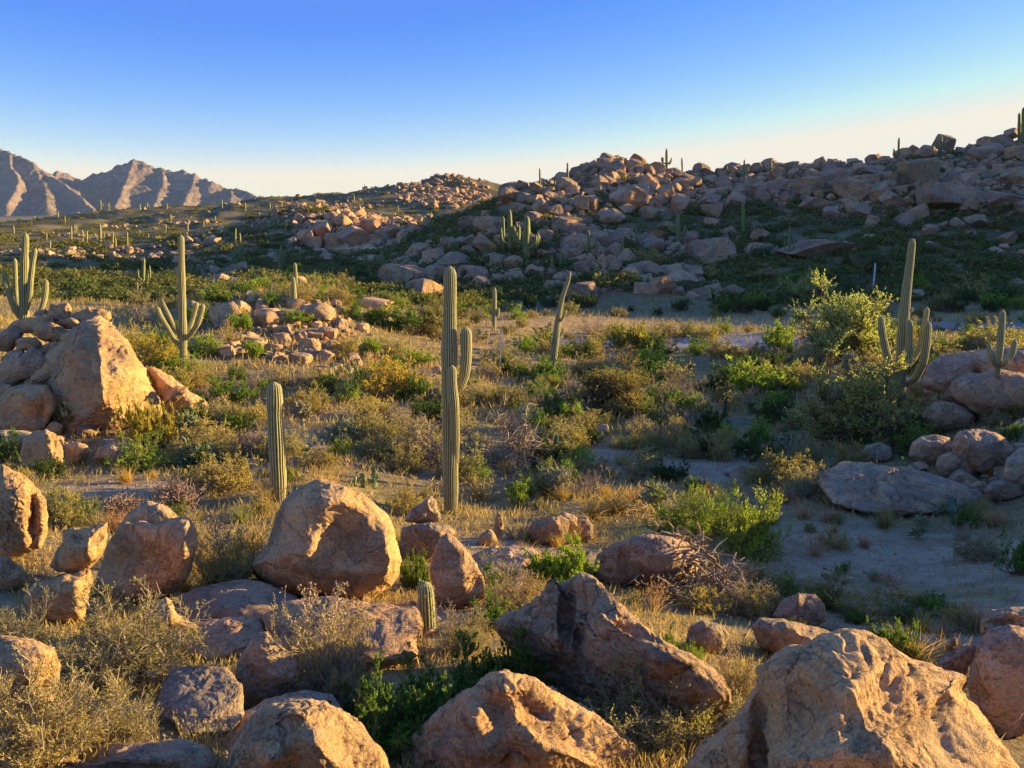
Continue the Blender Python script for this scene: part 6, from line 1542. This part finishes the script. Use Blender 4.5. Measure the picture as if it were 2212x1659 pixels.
tag(link('gravel', gravel_mesh(), color=(.9, .86, .82)), kind='stuff')
def twig_litter():
    g, c, s = litter(9000, 113, 40, .05, .30)
    n = len(c); d = unit(g.normal(size=(n, 3)) * [1, 1, .22]); w_ = unit(np.cross(d, np.array([[0, 0, 1.0]]) + .2 * g.normal(size=(n, 3))))
    return mk_mesh('twig_litter', *leafquads(c + [0, 0, .012], d, w_, s, s * .06), None, [M_DARKTWIG], None, False)
tag(link('twig_litter', twig_litter()), kind='stuff')
def clump(seed, n=70, ll=.34, tall=1.0):
    g = np.random.default_rng(seed)
    c = rdir(n, g) * g.uniform(.35, 1.0, (n, 1)) * [1, 1, .85 * tall]; c[:, 2] = np.abs(c[:, 2]) * .95 + .05
    c[:, :2] *= 1 + .25 * g.normal(size=(n, 1))
    d = unit(rdir(n, g) + unit(c) * .9); w = unit(np.cross(d, rdir(n, g)))
    return leafquads(c - d * ll * .4, d, w, ll * g.uniform(.6, 1.3, n), np.full(n, ll * .62))
CL = [clump(i) for i in range(6)]
CLB = [mk_mesh('far_bush_leaves', *clump(40 + i, 260, .20), None, [M_LEAF], None, False) for i in range(5)]
FC = []
def far_scrub(n, pxr, Yr, dens, smin, smax, sd):
    g = np.random.default_rng(sd)
    px = g.uniform(*pxr, n * 3); Y = np.exp(g.uniform(math.log(Yr[0]), math.log(Yr[1]), n * 3)); x = (px - PW / 2) / FPX * Y
    z = zg(x, Y); q = proj(np.stack([x, Y, z], -1)); k = g.random(n * 3) < dens(q[:, 0], q[:, 1], x, Y)
    for a, b, c, qq in list(zip(x[k], Y[k], z[k], q[k]))[:n]:
        FC.append((g.uniform(smin, smax), a, b, c, qq))
far_scrub(2600, (560, 2280), (84, 172), lambda px, py, x, y: np.clip(1.1 - rock_right(px, py, x, y) + .1, 0.06, 1), .5, 1.5, 201)
far_scrub(2300, (-80, 1060), (75, 450), lambda px, py, x, y: np.clip(.75 + _n(x, y, 14, 203), 0, 1), .6, 1.7, 202)
FC.sort(key=lambda f: -f[0] / f[2])
FG, fk = [], 0
for i, (s, x, y, z, q) in enumerate(FC):
    r_ = np.random.default_rng(7000 + i)
    if fk < 150 and -10 < q[0] < 2222:
        fk += 1
        o = link('hillside_bush', CLB[i % 5], loc=(x, y, z - .05), rot=(0, 0, r_.uniform(0, 6.28)), scale=(s * 1.15, s * 1.15, s * r_.uniform(.8, 1.1)), color=np.array([(.13, .15, .055), (.21, .195, .08), (.10, .13, .05)][i % 3]) * r_.uniform(.8, 1.2))
        tag(o, None, 'bush', None, 'thing'); AUTO.append((o, ['round dark hillside bush', 'olive hillside bush', 'very dark hillside bush'][i % 3], q[0], q[1] - s * FPX / y * .5))
    else:
        V, Q = CL[i % 6]; a = r_.uniform(0, 6.28)
        FG.append((V @ np.array([[math.cos(a), -math.sin(a), 0], [math.sin(a), math.cos(a), 0], [0, 0, 1]]) * [s * 1.2, s * 1.2, s * r_.uniform(.7, 1.1)] + [x, y, z - .05], Q))
_v, _qd = merge(FG)
tag(link('hillside_scrub', mk_mesh('hillside_scrub', _v, _qd, None, [M_LEAF], None, False), color=(.155, .155, .062)), kind='stuff')

# ------------------------------------------------------------------ posts and dead wood
def post_material(name, c):
    b = MB(name); return b.done(b.diffuse(b.mix(.35, c, b.ramp(b.noise(b.pos(), 30, 3), [(.3, .5), (.7, 1.1)]), 'MULTIPLY'), .6))
M_WHITE = post_material('white_paint', (.75, .74, .72)); M_WOOD = post_material('dark_wood', (.07, .05, .04)); M_STEEL = post_material('post_cap', (.55, .55, .56))
def prism(sides, r, z0, z1, taper=1.0):
    a = np.arange(sides) * 2 * math.pi / sides + math.pi / 4
    V = np.concatenate([np.stack([r * np.cos(a), r * np.sin(a), np.full(sides, z0)], -1), np.stack([r * taper * np.cos(a), r * taper * np.sin(a), np.full(sides, z1)], -1), [[0, 0, z1]]])
    Q = [(i, (i + 1) % sides, sides + (i + 1) % sides, sides + i) for i in range(sides)]
    T = [(sides + i, sides + (i + 1) % sides, 2 * sides) for i in range(sides)]
    return V, Q, T
for lb, px, py, h, wp in (('thin white marker stake in the golden grass by the prickly pears', 1081, 808, 98, 3.4), ('thin white marker stake on the shaded slope above the large palo verde', 1886, 625, 56, 3.0)):
    g = hit1(px, py); m = g[1] / FPX; H_ = h * m; r_ = wp * m / 2 * 1.2
    root = tag(link('marker_stake', None, loc=g), lb, 'stake', None, 'thing')
    V, Q, T = prism(4, r_, -.3, H_ * .97); link('shaft', mk_mesh('stake_shaft', V, Q, T, [M_WHITE], None, False), root)
    V, Q, T = prism(4, r_ * 1.12, H_ * .97, H_, .7); link('cap', mk_mesh('stake_cap', V, Q, T, [M_STEEL], None, False), root)
g = hit1(1562, 905); m = g[1] / FPX
root = tag(link('dead_trunk', None, loc=g), 'slim dark dead trunk standing alone in dim grass below the yellow green bushes', 'dead trunk', None, 'thing')
V, Q = tubes(np.array([[[0, 0, -.2], [.02, 0, 14 * m], [.06, 0, 30 * m], [.10, .01, 52 * m]]]), np.array([[4.2, 3.8, 3.2, 2.0]]) * m, 8); link('stem', mk_mesh('dead_stem', V, Q, None, [M_WOOD]), root)
V, Q = tubes(np.array([[[.06, 0, 34 * m], [.0, 0, 40 * m], [-.05, 0, 44 * m]]]), np.array([[1.6, 1.2, .6]]) * m, 6); link('stub', mk_mesh('dead_stub', V, Q, None, [M_WOOD]), root)
# ------------------------------------------------------------------ labels for the many: nearest landmark, side, order
ORD = ['nearest', 'second nearest', 'third nearest', 'fourth nearest', 'fifth nearest', 'sixth nearest', 'seventh nearest', 'eighth nearest', 'ninth nearest', 'tenth nearest', 'eleventh nearest', 'twelfth nearest', 'thirteenth nearest', 'fourteenth nearest', 'fifteenth nearest', 'sixteenth nearest', 'seventeenth nearest', 'eighteenth nearest', 'nineteenth nearest', 'twentieth nearest']
_by = {}
_L = np.array([(a, b) for _, a, b in LAND])
for o, look, x, y in AUTO:
    d = np.hypot((_L[:, 0] - x), (_L[:, 1] - y) * 1.6); j = int(d.argmin())
    dx, dy = x - _L[j, 0], (y - _L[j, 1]) * 1.6
    side = ('right of' if dx > 0 else 'left of') if abs(dx) > abs(dy) else ('below' if dy > 0 else 'above')
    _by.setdefault((look, side, j), []).append((d[j], o))
for (look, side, j), v in _by.items():
    v.sort(key=lambda t: t[0])
    for i, (_, o) in enumerate(v):
        n = '' if len(v) == 1 else (ORD[i] if i < len(ORD) else 'far out')
        o['label'] = f'{look} {side} {LAND[j][0]}' + (f', {n} of those' if n else '')
        if i >= len(ORD): o['group'] = f'{look} {side} {LAND[j][0]}'
